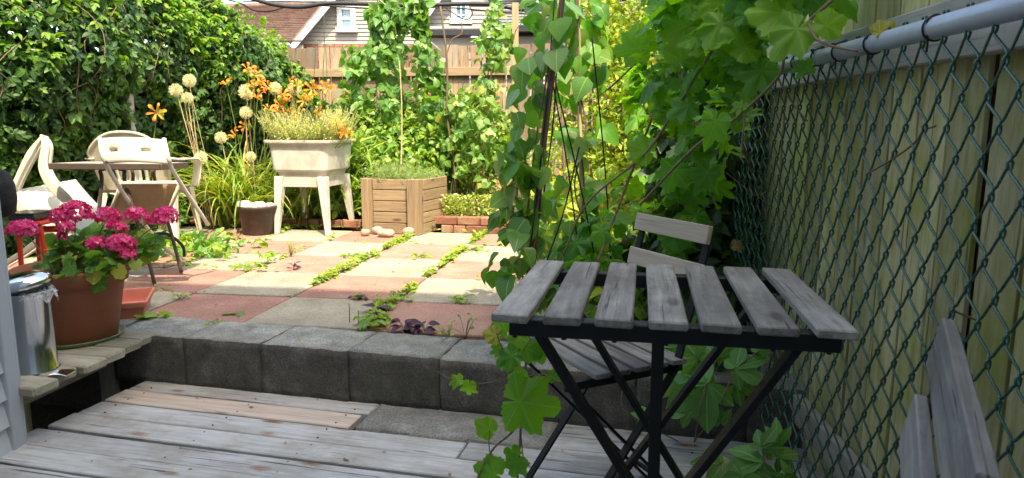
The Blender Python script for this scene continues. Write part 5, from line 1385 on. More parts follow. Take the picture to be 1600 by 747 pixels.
def lily_at(px, py, Y_, parent, basex, big=1):
    c = P(px, py, Y=Y_); f = Vector((random.gauss(0, .6), random.uniform(-1.2, -.2), random.uniform(.1, .9))).normalized()
    k = random.randrange(2); s = random.uniform(.066, .084) * big
    x_ = f.orthogonal().normalized(); y_ = f.cross(x_); Mx = Matrix((x_ * s, y_ * s, f * s)).transposed().to_4x4(); Mx.translation = c - f * s * .6
    place('flower', leafmesh('lily', k, M['orange']), Mx, parent)
    b = gnd(basex, Y_ + .15, .1); st.append(curve([b, b.lerp(c, .5) + rv(.03), c - f * s * .6 + Vector((0, 0, -.03)), c - f * s * .5], 6))
    for _ in range(2):
        q_ = c - f * s + rv(.022); place('bud', leafmesh('bud', 0, random.choice([M['orange'], M['l_weed'], M['l_weed']])), lmat(q_, Vector((random.gauss(0, .5), random.gauss(0, .4), .8)), Vector((0, -1, .2)), random.uniform(.035, .06)), parent)
for (x, y) in lfl:
    lily_at(220 + x / 2.335, 80 + y / 2.335, random.uniform(6.0, 6.15) if x > 600 else random.uniform(6.3, 6.6), dl, 400 + (x / 2.335 - 220) * .25 + random.uniform(-25, 25))
stems('flower_stalk', st, .0035, M['stem'], dl, 5, kind='stuff'); st = []
sl_ = thing('daylily', 'single orange daylily standing apart before the hedge above the plastic chair', 'daylily', gnd(222, 6.1, 0), 0)
lily_at(244, 175, 5.6, sl_, 226, 1.0); stems('flower_stalk', st, .0035, M['stem'], sl_)
# pale lilies far right of the bed
for (x, y, lb_) in ((665, 137, 'pale orange daylily bloom among the middle bean columns'), (781, 138, 'pale orange daylily bloom beside the tall tan post')):
    st = []; t_ = thing('daylily', lb_, 'daylily', gnd(x, 7.6, .1), 0); lily_at(x, y, 7.5, t_, x, 1.1); stems('flower_stalk', st, .0035, M['stem'], t_)

# ---- alliums
def allium(px, py, Y_, rpx, bx, label, dull=False):
    c = P(px, py, Y=Y_); r = rpx / FPX * Y_; b = gnd(bx, Y_ + .1, .03)
    t_ = thing('allium', label, 'allium', b, 0, 'dried allium seed heads')
    mb = MB(); n = 190
    mb2 = MB()
    for i in range(n):
        z = 1 - 2 * (i + .5) / n; a = i * 2.39996; d = Vector((math.sqrt(1 - z * z) * math.cos(a), math.sqrt(1 - z * z) * math.sin(a), z)); d = (d + rv(.06)).normalized(); R_ = r * random.uniform(.82, 1.0)
        e = d.orthogonal().normalized(); g_ = d.cross(e); tip = c + d * R_; b0 = len(mb.v); ss = r * .17
        mb.v.append(tip - d * ss * .3)
        for k in range(6):
            a2 = k * math.pi / 3 + i; q_ = tip + (e * math.cos(a2) + g_ * math.sin(a2)) * ss + d * ss * .35; q2 = tip + (e * math.cos(a2 + .5) + g_ * math.sin(a2 + .5)) * ss * .35
            mb.v += [q_, q2]
        for k in range(6): mb.f.append((b0, b0 + 1 + 2 * k, b0 + 2 + 2 * k))
        mb2.tube([c + d * r * .15, tip], r * .018, 3, cap=False)
    mb.build('seed_head', M['allium'], t_); mb2.build('spoke', M['allium'], t_, kind='stuff')
    MB().lathe(c, [(.001, r * .2), (r * .2, .0), (.001, -r * .2)], 8).build('core', M['stem'], t_)
    MB().tube(curve([b, b.lerp(c, .5) + Vector((random.gauss(0, .015), 0, 0)), c], 6), .0045, 6).build('stem', M['bamboo'], t_, smooth=True)
for args in ((275, 141, 6.2, 10.5, 330, 'dried allium head, leftmost of the three clustered high before the dark hedge'),
             (296, 126, 6.25, 10.5, 333, 'highest dried allium head of the three clustered before the dark hedge'),
             (293, 153, 6.2, 9, 322, 'lowest and smallest dried allium head of the three clustered before the hedge'),
             (385, 144, 6.5, 12.5, 405, 'largest dried allium head, among the upper left daylily blooms'),
             (384, 176, 6.4, 10, 398, 'dried allium head alone below the largest one, above the sink herbs'),
             (430, 138, 6.6, 10, 425, 'dried allium head between orange blooms straight above the sink'),
             (460, 139, 6.6, 10.5, 440, 'rightmost dried allium head high above the sink herbs'),
             (345, 215, 6.3, 9.5, 372, 'dried allium head beside two low daylily blooms left of the sink'),
             (314, 247, 6.1, 10.5, 330, 'low dried allium head right of the folding chair'),
             (392, 245, 6.35, 8.5, 400, 'lowest dried allium head, over the arching leaves beside the sink leg'),
             (190, 145, 5.9, 8.5, 192, 'dull shaded allium head deep in the dark hedge above the plastic chair')):
    allium(*args)
for k, (x0, x1, y1) in enumerate(((318, 285, 140), (340, 300, 150), (326, 296, 190))):
    pole('dry_stalk', ('bare dry stalk left of the allium cluster stems', 'bare dry stalk right of the allium cluster stems', 'shortest bare dry stalk between the allium cluster stems')[k], gnd(x0, 6.3, .02), P(x1, y1, Y=6.2), .003, M['bamboo'], 'stalk', .01)
# wire stakes in the sink
for (x0, y0, x1, y1, lb_) in ((482, 214, 494, 60, 'thin green wire stake, leftmost of three in the sink planter'), (504, 214, 506, 20, 'tallest thin green wire stake standing in the sink planter'), (511, 214, 508, 70, 'thin green wire stake, rightmost of three in the sink planter')):
    pole('wire_stake', lb_, P(x0, y0 + 10, Y=6.15), P(x1, y1, Y=6.2), .0035, M['gstake'], 'stake', .004, 'wire stakes in the sink planter')

# ================================================================== NEAR VINES ON THE RIGHT
def sblobs(lst): return [(P(x, y, t=t), (r, r, r)) for x, y, t, r in lst]
# bright fine shrub lit by the sun along the right boundary
ys = thing('yellow_green_shrub', 'sunlit yellow-green small-leaved shrub glowing behind the right hand vines', 'shrub', gnd(960, 5.6, 0), 0)
yb = sblobs([(x, y, t, r) for x, y, t, r in ((930, 10, 6.0, .35), (990, 20, 5.8, .4), (1050, 10, 5.4, .35), (940, 80, 5.9, .3), (1000, 90, 5.6, .35), (1050, 100, 5.2, .3), (960, 150, 5.6, .3), (1010, 160, 5.4, .3), (940, 220, 5.7, .3), (990, 230, 5.4, .3), (1040, 220, 5.0, .25), (930, 290, 5.5, .28), (980, 300, 5.2, .28), (900, 330, 5.3, .25), (950, 350, 5.0, .25), (880, 260, 5.9, .3), (870, 180, 6.4, .25), (1090, 60, 5.0, .3), (860, 330, 5.6, .25), (1020, 330, 4.8, .2))])
leaves(ys, 'small', [M['l_yellow'], M['l_yellow'], M['l_weed']], blob_pts(yb, 15000, .25), .045, 60, droop=.3, up=.8, out=.8, jit=.6, szj=.4)
stems('branch', [curve([gnd(950 + dx, 5.5, 0), P(940 + dx, 220, t=5.6), P(960 + dx * 1.4, 20, t=5.8)], 6) for dx in (-60, -20, 20, 60)], .014, M['stick'], ys)
# dark leafy cover against the fence behind the chair
dc = thing('shaded_creeper', 'shaded dark creeper tangle on the fence behind the tan chair slats', 'creeper', FP(2.6, 0, .1), 0)
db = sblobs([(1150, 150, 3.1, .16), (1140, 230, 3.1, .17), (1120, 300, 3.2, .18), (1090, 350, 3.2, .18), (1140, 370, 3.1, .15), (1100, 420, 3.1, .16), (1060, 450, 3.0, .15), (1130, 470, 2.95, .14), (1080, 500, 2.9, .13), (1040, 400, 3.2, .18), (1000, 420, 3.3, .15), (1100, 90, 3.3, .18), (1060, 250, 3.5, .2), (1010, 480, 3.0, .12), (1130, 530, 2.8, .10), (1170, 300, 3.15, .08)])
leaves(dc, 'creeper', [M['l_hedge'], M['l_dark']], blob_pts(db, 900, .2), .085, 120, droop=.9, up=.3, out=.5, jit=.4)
leaves(dc, 'small', [M['l_dry']], [(FP(random.uniform(2.05, 3.4), random.uniform(-.05, 1.0), random.uniform(-.06, .06)), rv(1).normalized()) for _ in range(900)], .03, 0, name='dry_leaves')
tw = []
for _ in range(60):
    s = random.uniform(2.0, 3.5); z = random.uniform(-.1, .7); tw.append(curve([FP(s, z, .03), FP(s + random.gauss(0, .1), z + .2, random.uniform(0, .1)), FP(s + random.gauss(0, .15), z + random.uniform(.3, .5), .05)], 4))
stems('twig', tw, .003, M['vine'], dc, 4)

# grapevine canopy
gv = thing('grape_vine', 'large-leaved grape vine hanging over the fence at upper right, leaves bright against light', 'vine', FP(1.6, -.2, .05), 0)
gbl = sblobs([(1290, -30, 1.95, .07), (1225, -5, 2.0, .12), (1165, 35, 2.1, .14), (1120, 20, 2.3, .22), (1075, 60, 2.5, .18), (1140, 95, 2.25, .14), (1080, 130, 2.5, .22), (1110, 190, 2.6, .16), (1090, 260, 2.8, .16), (960, 330, 3.0, .16), (1080, 320, 2.9, .10), (930, 390, 3.0, .14), (970, 400, 2.9, .10), (1040, 370, 2.95, .10), (900, 420, 2.95, .10), (1240, -20, 2.0, .18), (1150, -30, 2.2, .22), (1060, -30, 2.5, .15), ])
gp = []
for p, d in blob_pts(gbl, 250, .3):
    sp = (p - CAM); dep = sp.y * math.cos(TH) - sp.z * math.sin(TH); sx_ = 800 + sp.x / dep * FPX; sy_ = 373.5 - (sp.z * math.cos(TH) + sp.y * math.sin(TH)) / dep * FPX
    if p.x > FP(p.y - 1.1, 0, .04).x and p.z < 1.2: continue
    if sx_ > 1180 and sy_ > 70 - .3 * (sx_ - 1200): continue
    gp.append((p, (d * .5 + Vector((-.5, -.35, .25))).normalized()))
leaves(gv, 'grape', [M['l_grape'], M['l_grape'], M['l_grape_y']], gp, .102, 250, droop=.35, up=1.0, out=.55, jit=.5, szj=.45)
gfar = sblobs([(1060, 80, 4.3, .28), (1100, 20, 4.2, .3), (1030, 160, 4.3, .26), (1080, 200, 4.1, .20), (1040, 280, 4.1, .18), (1010, 370, 3.9, .16), (1150, 0, 4.0, .3), (1130, 90, 4.0, .2)])
leaves(gv, 'grape', [M['l_grape'], M['l_grape_y']], blob_pts(gfar, 420, .3), .12, 0, droop=.4, up=.9, out=.55, jit=.55, szj=.45, name='far_foliage')
pv = []
def vstem(pts, r=.004): pv.append((curve([P(x, y, t=t) for x, y, t in pts], 8), r))
vstem([(1335, -30, 1.8), (1262, 35, 1.85), (1229, 78, 1.95), (1216, 120, 2.0), (1162, 174, 2.1), (1138, 193, 2.15), (1080, 235, 2.3), (1000, 320, 2.6)], .0045)
vstem([(1150, 20, 2.2), (1102, 97, 2.25), (1052, 175, 2.35), (1005, 243, 2.5), (917, 318, 2.7), (880, 400, 2.8)], .004)
vstem([(1262, 35, 1.85), (1275, 60, 1.8), (1300, 72, 1.75), (1340, 80, 1.7)], .0035)
vstem([(1216, 120, 2.0), (1230, 150, 2.0), (1262, 190, 1.98)], .002)
vstem([(1165, 175, 2.1), (1160, 215, 2.1), (1158, 250, 2.1)], .0025)
vstem([(1190, -20, 2.2), (1120, 40, 2.3), (1040, 60, 2.6), (950, 140, 2.9)], .004)
vstem([(1100, 60, 2.4), (1050, 110, 2.6), (990, 260, 2.9), (930, 420, 2.9)], .005)
for pth, r in pv: MB().tube(pth, r, 6).build('stem', M['vine'], gv, smooth=True)

def pleaf(parent, px, py, t, spx, ang, kind='grape', mat=None, k=None, face=(0, -.8, .45), jit=.15):
    """one leaf: blade base at the pixel place, spx long, tip towards screen angle (degrees, 0 = right, 90 = up)"""
    base = P(px, py, t=t); a = R(ang); tip = Vector((math.cos(a), .15 * random.uniform(-1, 1), math.sin(a)))
    n_ = Vector(face) + rv(jit); T_ = T[kind]; k = random.randrange(len(T_)) if k is None else k
    L = spx / FPX * t * (.85 if kind == 'grape' else 1)
    return place('leaf', leafmesh(kind, k, mat or M['l_grape']), lmat(base, tip, n_, L), parent)
G, GY = M['l_grape'], M['l_grape_y']
for a_ in ((1245, 45, 1.85, 95, 225, 0, GY), (1190, 110, 2.1, 75, 235, 0, None), (1225, 20, 1.9, 100, 175, 2, GY), (1290, 40, 1.75, 60, 20, 4, GY), (1375, 50, 1.6, 45, 40, 4, M['l_yelleaf']), (1262, 105, 1.95, 45, 185, 3, G), (1160, 165, 2.1, 34, 195, 3, GY), (1118, 190, 2.0, 70, 250, 1, G), (1075, 165, 2.3, 60, 200, 0, G), (1010, 235, 2.5, 55, 160, 2, GY), (1105, 270, 2.5, 60, 240, 1, G), (1055, 265, 2.6, 65, 250, 0, G), (1120, 0, 2.2, 80, 200, 0, GY), (1050, 25, 2.4, 75, 150, 1, GY), (1000, 70, 2.6, 60, 100, 2, GY), (1160, 70, 2.1, 70, 130, 0, GY)):
    pleaf(gv, a_[0], a_[1], a_[2], a_[3], a_[4], 'grape', a_[6] or G, a_[5])

# ---- two poles with runner beans at the patio edge
dp1 = gnd(812, 2.95, 0.0)
tag(MB().tube(curve([Vector((dp1.x, dp1.y, .0)), P(829, 430, t=2.9), P(845, 260, t=2.85), P(862, 120, t=2.8), P(884, -40, t=2.75)], 8), [.017 - .006 * i / 33 for i in range(33)], 10).build('bean_pole', M['stick'], smooth=True), 'thick dark bark pole leaning right at the patio edge, nearest the table', 'pole')
dp2 = gnd(910, 3.4, 0.0)
tag(MB().tube(curve([Vector((dp2.x, dp2.y, 0)), P(912, 380, t=3.35), P(906, 200, t=3.3), P(902, -40, t=3.25)], 8), [.014 - .004 * i / 25 for i in range(25)], 10).build('bean_pole', M['bamboo'], smooth=True), 'tan pole wound with bean stems right of the dark bark pole', 'pole')
nb1 = thing('bean_plant', 'near bean plant with big heart leaves hanging left of the dark pole', 'bean plant', dp1, 0, 'climbing bean plants')
b1 = sblobs([(855, 10, 2.95, .10), (870, 60, 2.75, .09), (832, 90, 2.9, .08), (832, 150, 2.9, .08), (815, 190, 2.8, .07), (820, 240, 2.82, .09), (805, 270, 2.85, .07), (815, 310, 2.85, .10), (795, 340, 2.85, .07), (805, 380, 2.85, .09), (790, 410, 2.8, .07), (800, 440, 2.8, .07), (820, 350, 2.9, .08), ])
leaves(nb1, 'bean1', [M['l_bean'], M['l_bean'], M['l_grape']], [(p, (Vector((d.x, d.y, 0)) + Vector((-.7, -.5, 0))).normalized()) for p, d in blob_pts(b1, 150, .3)], .084, 150, droop=.9, up=.5, out=.55, jit=.45, szj=.4)
stems('stem', [curve([Vector((dp1.x + .02, dp1.y, 0)), P(822 + k * 5, 430, t=2.88), P(838 + k * 6, 260, t=2.82), P(858 + k * 4, 120, t=2.78), P(880, -20, t=2.75)], 6) for k in (-1, 1.5)], .0035, M['vine'], nb1)
nb2 = thing('bean_plant', 'bean plant twining up the tan pole right of the dark bark pole', 'bean plant', dp2, 0, 'climbing bean plants')
b2 = sblobs([(905, 20, 3.3, .12), (930, 60, 3.3, .10), (900, 80, 3.3, .10), (930, 110, 3.3, .10), (945, 120, 3.3, .06), (880, 130, 3.3, .08), (890, 220, 3.3, .08), (925, 200, 3.35, .07), (870, 300, 3.3, .08), (890, 360, 3.3, .09), (935, 320, 3.3, .07), (860, 380, 3.2, .09), (880, 420, 3.1, .10), (930, 270, 3.4, .06), (910, 400, 3.2, .1)])
leaves(nb2, 'bean1', [M['l_bean'], M['l_garden'], M['l_grape']], [(p, (Vector((d.x, d.y, 0)) + Vector((-.2, -.6, 0))).normalized()) for p, d in blob_pts(b2, 160, .3)], .084, 160, droop=.85, up=.5, out=.55, jit=.5, szj=.4)
stems('stem', [curve([dp2, P(912 + k * 4, 380, t=3.3), P(905 - k * 5, 290, t=3.28), P(910 + k * 4, 200, t=3.27), P(900 - k * 3, 100, t=3.25), P(903, -20, t=3.25)], 6) for k in (-1.5, 1.5)], .004, M['stick'], nb2)
# dark strings running down from the top of the poles
for k, (x0, y0, x1, y1, t1, lb_) in enumerate(((868, -20, 822, 440, 2.8, 'black string running down just left of the dark bark pole'), (872, 60, 850, 300, 2.9, 'short black string beside the middle of the dark bark pole'), (862, 120, 905, 400, 3.0, 'black string crossing from the dark pole down to the tan pole'), (868, 130, 935, 430, 3.1, 'black string slanting furthest right from the dark pole'), (925, 60, 955, 420, 3.3, 'black string hanging right of the tan pole'), (905, 230, 850, 420, 3.1, 'black string slanting back down left between the two poles'))):
    p0, p1 = P(x0, y0, t=2.8), P(x1, y1, t=t1); tag(MB().tube(curve([p0, p0.lerp(p1, .5) + Vector((.01, 0, -.01)), p1], 5), .0032, 5).build('string', M['wire'], smooth=True), lb_, 'string')

# understorey between the poles and the fence
un = thing('patio_edge_greens', 'mixed green leaves crowding the patio edge below the two bean poles', 'plants', gnd(880, 3.9, 0), 0)
ub = sblobs([(840, 400, 3.6, .12), (870, 370, 4.0, .15), (900, 400, 3.7, .15), (940, 380, 3.8, .18), (980, 400, 3.6, .16), (850, 440, 3.2, .10), (900, 450, 3.1, .12), (950, 440, 3.2, .14), (1000, 460, 3.1, .12), (860, 320, 4.6, .15), (960, 470, 2.9, .10), (1050, 520, 2.75, .10)])
leaves(un, 'ovate', [M['l_bean'], M['l_garden'], M['l_yellow']], blob_pts(ub, 1100, .2), .075, 120, droop=.6, up=.6, out=.7, jit=.45)

# ---- foreground grape shoots left of the table legs
fv = thing('young_grape_vine', 'young grape vine rising in front of the wall beside the table, one very broad leaf', 'vine', P(809, 760, z=-.2), 0)
t0 = 1.75
def fst(pts, r=.0022, m_=M['vine']): MB().tube(curve([P(x, y, t=t) for x, y, t in pts], 7), r, 6).build('stem', m_, fv, smooth=True)
fst([(806, 775, 1.7), (812, 700, 1.72), (815, 640, 1.75), (820, 585, 1.78), (826, 530, 1.8), (832, 505, 1.85)], .0028)
fst([(740, 760, 1.65), (768, 705, 1.68), (795, 680, 1.72), (812, 662, 1.75)], .0026)
fst([(822, 588, 1.78), (790, 592, 1.76), (765, 598, 1.75), (748, 600, 1.75)], .0018)
fst([(748, 600, 1.75), (745, 622, 1.75), (732, 634, 1.75), (728, 628, 1.75)], .0010)
fst([(800, 560, 1.78), (785, 545, 1.76), (776, 520, 1.75)], .0018)
fst([(822, 588, 1.78), (850, 585, 1.75), (880, 598, 1.72)], .0014)
fst([(765, 706, 1.68), (764, 690, 1.68), (765, 672, 1.68)], .0012)
fst([(812, 662, 1.75), (818, 720, 1.7), (825, 775, 1.66)], .0018)
fst([(683, 580, 1.77), (705, 592, 1.76), (748, 600, 1.75)], .0012)
for (x, y, t, s, a, k, m_) in ((812, 628, 1.70, 112, -8, 0, G), (716, 594, 1.75, 34, 195, 3, GY), (733, 603, 1.75, 42, 262, 3, G), (790, 515, 1.78, 45, 120, 4, GY), (812, 528, 1.76, 52, 225, 1, GY), (822, 545, 1.76, 48, -20, 4, G), (800, 556, 1.75, 50, 205, 0, G), (812, 585, 1.74, 46, 240, 3, GY), (775, 525, 1.77, 36, 160, 4, M['l_yelleaf']), (862, 588, 1.75, 34, 20, 3, G), (765, 672, 1.68, 44, 150, 4, G), (800, 705, 1.68, 40, -70, 1, G), (772, 740, 1.66, 58, 160, 2, G), (808, 722, 1.66, 50, 250, 0, G), (830, 512, 1.8, 40, 60, 3, GY), (785, 565, 1.76, 30, 250, 3, G), (795, 668, 1.72, 24, 60, 3, GY), (842, 548, 1.78, 40, -70, 4, G), (780, 545, 1.77, 30, 200, 3, GY)):
    pleaf(fv, x, y, t, s, a, 'grape', m_, k, face=(0, -.85, .5), jit=.18)

# ---- five-leaved creeper at the foot of the fence
fc_ = thing('creeper_plant', 'pale green five-leaved creeper in front of the wall under the right side of the table', 'creeper', P(1085, 690, z=-.2), 0)
C5 = M['l_creep5']
for (x, y, t, s, a) in ((1105, 600, 2.35, 85, 215), (1098, 615, 2.35, 60, 300), (1090, 560, 2.4, 60, 120), (1150, 575, 2.35, 55, 30), (1185, 548, 2.35, 30, 60), (1150, 600, 2.4, 40, 340), (1120, 560, 2.45, 45, 70), (1075, 640, 2.4, 35, 200), (1125, 660, 2.35, 32, 100), (1012, 650, 2.4, 26, 170), (1060, 590, 2.5, 45, 170), (980, 560, 2.5, 24, 250), (1140, 545, 2.5, 40, 100), (1060, 540, 2.6, 40, 160), (1100, 530, 2.6, 40, 40)):
    pleaf(fc_, x, y, t, s, a, 'creeper', C5, None, face=(-.1, -.75, .6))
stems('stem', [curve([P(1085, 690, z=-.2), P(1092, 650, t=2.35), P(1103, 602, t=2.35), P(1120, 560, t=2.45)], 6), curve([P(1085, 690, z=-.2), P(1120, 640, t=2.35), P(1150, 578, t=2.35), P(1186, 548, t=2.35)], 6), curve([P(1060, 690, z=-.2), P(975, 640, t=2.5), P(985, 570, t=2.5)], 6)], .0022, M['vine'], fc_)
fc2 = thing('creeper_plant', 'broad dark-leaved creeper on the deck at the foot of the mesh, bottom edge', 'creeper', P(1180, 760, z=-.2), 0)
for (x, y, t, s, a) in ((1190, 722, 2.05, 70, 190), (1180, 735, 2.05, 60, 230), (1190, 700, 2.05, 40, 60), (1215, 715, 2.05, 40, 20), (1130, 725, 2.1, 50, 170), (1215, 690, 2.1, 34, 100), (1225, 740, 2.0, 45, 320), (1160, 745, 2.0, 45, 250)):
    pleaf(fc2, x, y, t, s, a, 'creeper', random.choice([C5, M['l_bean']]), None, face=(-.2, -.6, .8))
stems('stem', [curve([P(1180, 765, z=-.2), P(1190, 735, t=2.05), P(1200, 700, t=2.05)], 6)], .0022, M['vine'], fc2)

# dry bits caught in the mesh
dl_ = thing('dry_leaf', 'pale curled dry leaf caught on the mesh beside the dark post', 'leaf', P(1165, 384, t=2.9), 0)
place('blade', leafmesh('grape', 3, M['l_dry']), lmat(P(1150, 384, t=2.86), Vector((1, 0, -.1)), Vector((0, -.9, .5)), .07), dl_)
for (pts_, lb_) in ((((1482, 482, 1.33), (1500, 490, 1.32), (1527, 501, 1.31)), 'short bare twig stuck through the mesh above the near chair'), (((1355, 272, 1.62), (1400, 245, 1.55), (1430, 222, 1.50), (1442, 205, 1.48), (1462, 197, 1.44)), 'curly dry brown tendril caught across the middle of the mesh'), (((1135, 270, 2.8), (1180, 305, 2.75), (1196, 300, 2.75)), 'thin bare tendril hanging over the dark fence post'), (((1160, 230, 2.6), (1185, 300, 2.7), (1200, 340, 2.7), (1196, 420, 2.75)), 'limp dry stem hanging down the mesh right of the dark post')):
    tag(MB().tube(curve([P(x, y, t=t) for x, y, t in pts_], 7), .0022, 5).build('dry_twig', M['vine'], smooth=True), lb_, 'twig')

# ================================================================== GERANIUM
ge = thing('geranium', 'pink flowering geranium with round scalloped leaves growing in the clay pot', 'geranium', pb + Vector((0, 0, PH - .03)), 0)
gb0 = pb + Vector((0, 0, PH - .03)); tG = 3.08
gblob = [(P(x, y, t=t), (r * 1.2, r, r * .75)) for x, y, t, r in ((140, 400, 3.12, .13), (180, 395, 3.12, .12), (110, 405, 3.1, .11), (215, 385, 3.1, .09), (160, 375, 3.15, .11), (232, 380, 3.05, .05), (120, 380, 3.15, .09), (190, 410, 3.0, .08), (140, 415, 2.98, .10), (100, 420, 3.0, .05))]
gl_ = []
pts = []
for p, d in blob_pts(gblob, 270, .45): pts.append((p, (d * .5 + Vector((0, -.45, .5))).normalized()))
for p, o in pts:
    s = random.uniform(.036, .056); tip = o * .5 + rv(.35) + Vector((0, -.1, -.35)); n_ = o * .7 + Vector((0, -.25, .55)) + rv(.25)
    place('leaf', leafmesh('ger', random.randrange(3), M['l_yelleaf'] if random.random() < .04 else M['l_ger']), lmat(p, tip, n_, s), ge)
    gl_.append(curve([gb0 + rv(.03) * 1 + Vector((0, 0, 0)), gb0.lerp(p, .6) + Vector((0, 0, .02)), p], 3))
pleaf(ge, 146, 428, 2.92, 20, 270, 'ger', M['l_yelleaf'], 0)
pleaf(ge, 108, 426, 2.95, 22, 240, 'ger', M['l_ger'], 1); pleaf(ge, 185, 422, 2.92, 20, 300, 'ger', M['l_ger'], 2)
stems('petiole', gl_, .0016, M['stem'], ge, 4, kind='stuff')
T['floret'] = []
for q_ in range(2):
    pet = ovate(.40, 2, .05, -.15, .6)
    T['floret'].append(merge([(pet, Matrix.Rotation(k * 2 * math.pi / 5 + .1 * q_, 4, 'Z') @ Matrix.Rotation(.25, 4, 'X')) for k in range(5)]))
hst = []
for (x, y, rpx, t, sq) in ((118, 334, 24, 3.05, .8), (95, 338, 15, 3.02, .8), (104, 356, 11, 3.0, .8), (168, 338, 18, 3.05, .75), (176, 352, 9, 3.03, .7), (190, 357, 9, 3.02, .7), (213, 336, 16, 3.1, .7), (258, 340, 19, 3.02, .85), (190, 382, 21, 2.98, .75), (200, 398, 11, 2.96, .8), (152, 381, 14, 2.97, .7), (34, 358, 21, 2.75, .62), (97, 369, 6, 3.0, .8), (236, 343, 7, 3.08, .8)):
    c = P(x, y, t=t); r = rpx / FPX * t; ins = []
    n = int(max(16, (r / .008) ** 2 * 2.6)); n = min(n, 240)
    for i in range(n):
        d = rv().normalized()
        if d.z < -.45: d.z *= -1
        p = c + Vector((d.x * r, d.y * r, d.z * r * sq)) * random.uniform(.78, 1.0); u_ = d.orthogonal() + rv(.3)
        ins.append((lmat(p, u_, d + rv(.25), random.uniform(.0125, .0175)), random.randrange(2)))
    place('flower_head', mass_mesh('flower_head', ins, T['floret'], M['pink']), Matrix.Identity(4), ge)
    e = c - Vector((0, 0, r * sq * .3)); b = gb0 + Vector(((c.x - gb0.x) * .35, (c.y - gb0.y) * .35, .02))
    hst.append(curve([b, b.lerp(e, .6) + Vector((0, 0, .02)), e], 5))
for h_ in hst: MB().tube(h_, .0026, 6).build('flower_stem', M['stem'], ge, smooth=True)

# ================================================================== WEEDS IN THE JOINTS
jw = []
jk = []
def jpt(i, j): return P0 + U * (i * TS) + V * (j * TS)
dens = {0: (0.1, 4, 460), 1: (-.8, 4, 520), -1: (.2, 3.4, 90), 2: (0, 4, 60), -2: (1, 4, 160)}
for i, (j0, j1, n) in dens.items():
    for _ in range(n):
        v_ = random.uniform(j0, j1)
        if noise.noise(Vector((i * 5.1, v_ * 1.9, 2))) < -.12: continue
        p = jpt(i + random.gauss(0, .016 + .035 * max(0, noise.noise(Vector((i, v_ * 3, 7))) + .3)), v_); jw.append((p + Vector((0, 0, random.uniform(.0, .035))), Vector((0, 0, 1)) + rv(.35)))
for j in range(0, 5):
    for _ in range(110):
        u_ = random.uniform(-3, 2.8)
        if noise.noise(Vector((u_ * 1.7, j * 7.7, 4))) < .05: continue
        p = jpt(u_, j + random.gauss(0, .02)); jw.append((p + Vector((0, 0, random.uniform(.0, .03))), Vector((0, 0, 1)) + rv(.35)))
ww = mass_mesh('joint_weeds', [(lmat(p, Vector((random.gauss(0, 1), random.gauss(0, 1), .35)), Vector((0, 0, 1)) + rv(.25), random.uniform(.022, .050)), random.randrange(3)) for p, o in jw], T['ovate'], M['l_weed'])
place('joint_weeds', ww, Matrix.Identity(4), None, label='bright green weeds sprouting along the joints between the patio pavers', cat='weeds', kind='stuff')
def weed(x, y, n, s, mat, label, cat='weed', kind='ovate', h=.06, spread=.04, up=.5, name='weed', stemm=None, z0=0.0):
    b = P(x, y, z=z0); t_ = thing(name, label, cat, b, 0); st_ = []
    for k in range(n):
        a = random.uniform(0, 6.28); f = random.uniform(.2, 1); p = b + Vector((math.cos(a) * spread * f, math.sin(a) * spread * f, h * random.uniform(.25, 1)))
        place('leaf', leafmesh(kind, random.randrange(len(T[kind])), mat), lmat(p, Vector((math.cos(a), math.sin(a), random.gauss(up - .5, .25))), Vector((0, -.2, 1)) + rv(.3), s * random.uniform(.7, 1.2)), t_)
        st_.append([b, b.lerp(p, .5) + Vector((0, 0, .01)), p])
    stems('stem', st_, .0011, stemm or M['stem'], t_, 4)
    return t_
PU = M['l_purple']
weed(632, 519, 14, .060, PU, 'dark purple leafy seedling on the red paver, left of the pair', 'seedling', 'ovate', .055, .03)
weed(664, 520, 11, .048, PU, 'small dark purple seedling right of the larger purple one', 'seedling', 'ovate', .045, .025)
weed(586, 492, 12, .058, PU, 'purple seedling among green weeds beside the grey paver', 'seedling', 'ovate', .06, .03)
weed(574, 468, 7, .032, PU, 'purple sprig at the shadow edge, left of two on the joint', 'seedling', 'ovate', .03, .03)
weed(554, 467, 6, .028, PU, 'tiny purple sprig at the left of the shadow edge joint weeds', 'seedling', 'ovate', .03, .03)
weed(459, 422, 8, .036, PU, 'lone dark red-purple sprig on the second row of pavers', 'seedling', 'ovate', .045, .03)
weed(590, 508, 26, .042, M['l_weed'], 'leafy green weed clump under the purple seedling by the wall', 'weed', 'ovate', .06, .07)
weed(575, 515, 14, .06, M['l_garden'], 'broad green weed at the paver corner next to the wall', 'weed', 'ovate', .05, .06)
weed(455, 402, 34, .034, M['l_weed'], 'upright feathery green seedling standing on the third row joint', 'weed', 'blade', .13, .03, 1.0)
weed(366, 493, 4, .052, M['l_bean'], 'single pair of green leaves lying on the dark red paver', 'weed', 'ovate', .01, .03)
weed(243, 498, 8, .07, M['l_weed'], 'green weed with long leaves beside the coral tray', 'weed', 'ovate', .03, .06)
weed(280, 467, 12, .026, M['l_weed'], 'small green tuft on the left joint at the shadow edge', 'weed', 'ovate', .03, .04)
weed(332, 508, 9, .028, M['l_weed'], 'little green weed at the wall edge on the left', 'weed', 'ovate', .02, .04)
weed(700, 534, 12, .024, M['l_weed'], 'sparse green weed growing at the wall edge right of the purple seedlings', 'weed', 'ovate', .09, .06)
weed(727, 532, 10, .022, M['l_weed'], 'thin straggly weed at the wall edge nearest the table', 'weed', 'ovate', .12, .06)
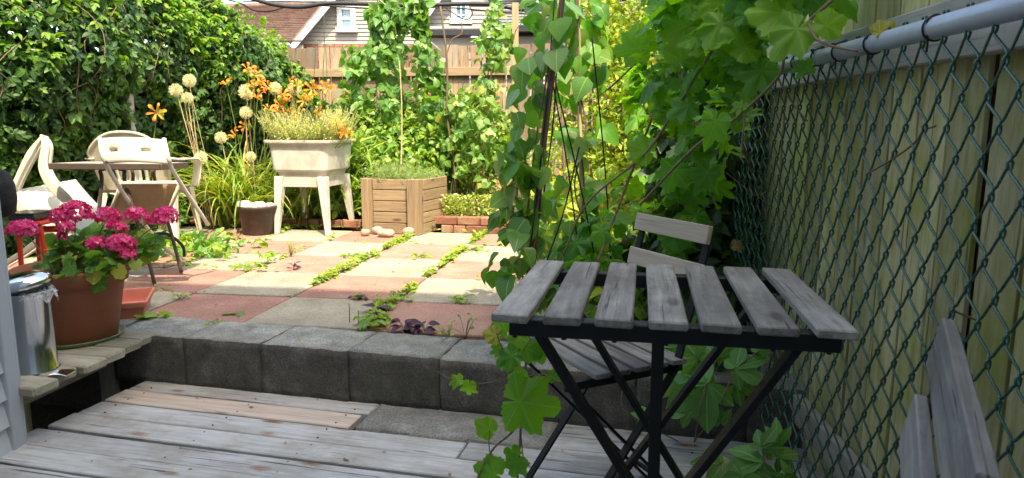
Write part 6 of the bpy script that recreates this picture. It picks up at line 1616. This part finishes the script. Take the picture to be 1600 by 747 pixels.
weed(550, 402, 30, .030, M['l_weed'], 'flat green weed on the middle of the third paver row', 'weed', 'ovate', .02, .09)
weed(655, 402, 30, .030, M['l_weed'], 'flat green weed in line with the planter box corner', 'weed', 'ovate', .02, .09)
weed(735, 392, 40, .032, M['l_weed'], 'spreading green weed on the far right pavers before the brick edging', 'weed', 'ovate', .03, .13)
weed(722, 472, 22, .032, M['l_weed'], 'green weed on the tan paver just left of the bean pole', 'weed', 'ovate', .05, .06)
weed(355, 356, 40, .04, M['l_garden'], 'leafy green tuft between the hedge foot and the dark pot', 'weed', 'ovate', .09, .12)
weed(672, 362, 16, .03, M['l_weed'], 'small light green weed at the foot of the planter corner post', 'weed', 'ovate', .08, .04)
weed(380, 417, 22, .03, M['l_weed'], 'low reddish green weed on the joint left of the feathery seedling', 'weed', 'ovate', .02, .09)
for (x, y, lb_) in ((546, 505, 'tall thin seed spike left of the broad weed by the wall'), (560, 508, 'shorter thin seed spike beside the broad weed by the wall')):
    b = P(x, y, z=0); tag(MB().tube([b, b + Vector((.003, 0, .07)), b + Vector((0, 0, .10 if x == 546 else .07))], .0022, 5).build('seed_spike', M['stem'], smooth=True), lb_, 'weed')

# small dry litter on the deck, the wall cap and the pavers
li = []
for _ in range(60):
    a_, b_ = random.uniform(.1, 3.0), random.uniform(.02, 1.2); p = D0 + DU * a_ - DV * b_; p.z = -.198
    li.append(p)
for _ in range(34): p = wl0 + wdir * random.uniform(-.3, 2.6) + wn_ * random.uniform(.03, .27); p.z = .016; li.append(p)
for _ in range(90): p = jpt(random.uniform(-3, 2.6), random.uniform(-.8, 4)); p.z = .004; li.append(p)
lt_ = mass_mesh('litter', [(lmat(p + Vector((0, 0, .002)), Vector((random.gauss(0, 1), random.gauss(0, 1), .1)), Vector((0, 0, 1)) + rv(.25), random.choice([.008, .012, .012, .018, .028])), random.randrange(2)) for p in li], T['small'], M['l_dry'])
place('leaf_litter', lt_, Matrix.Identity(4), None, label='scattered bits of dry brown leaf litter on the deck, wall top and pavers', cat='litter', kind='stuff')
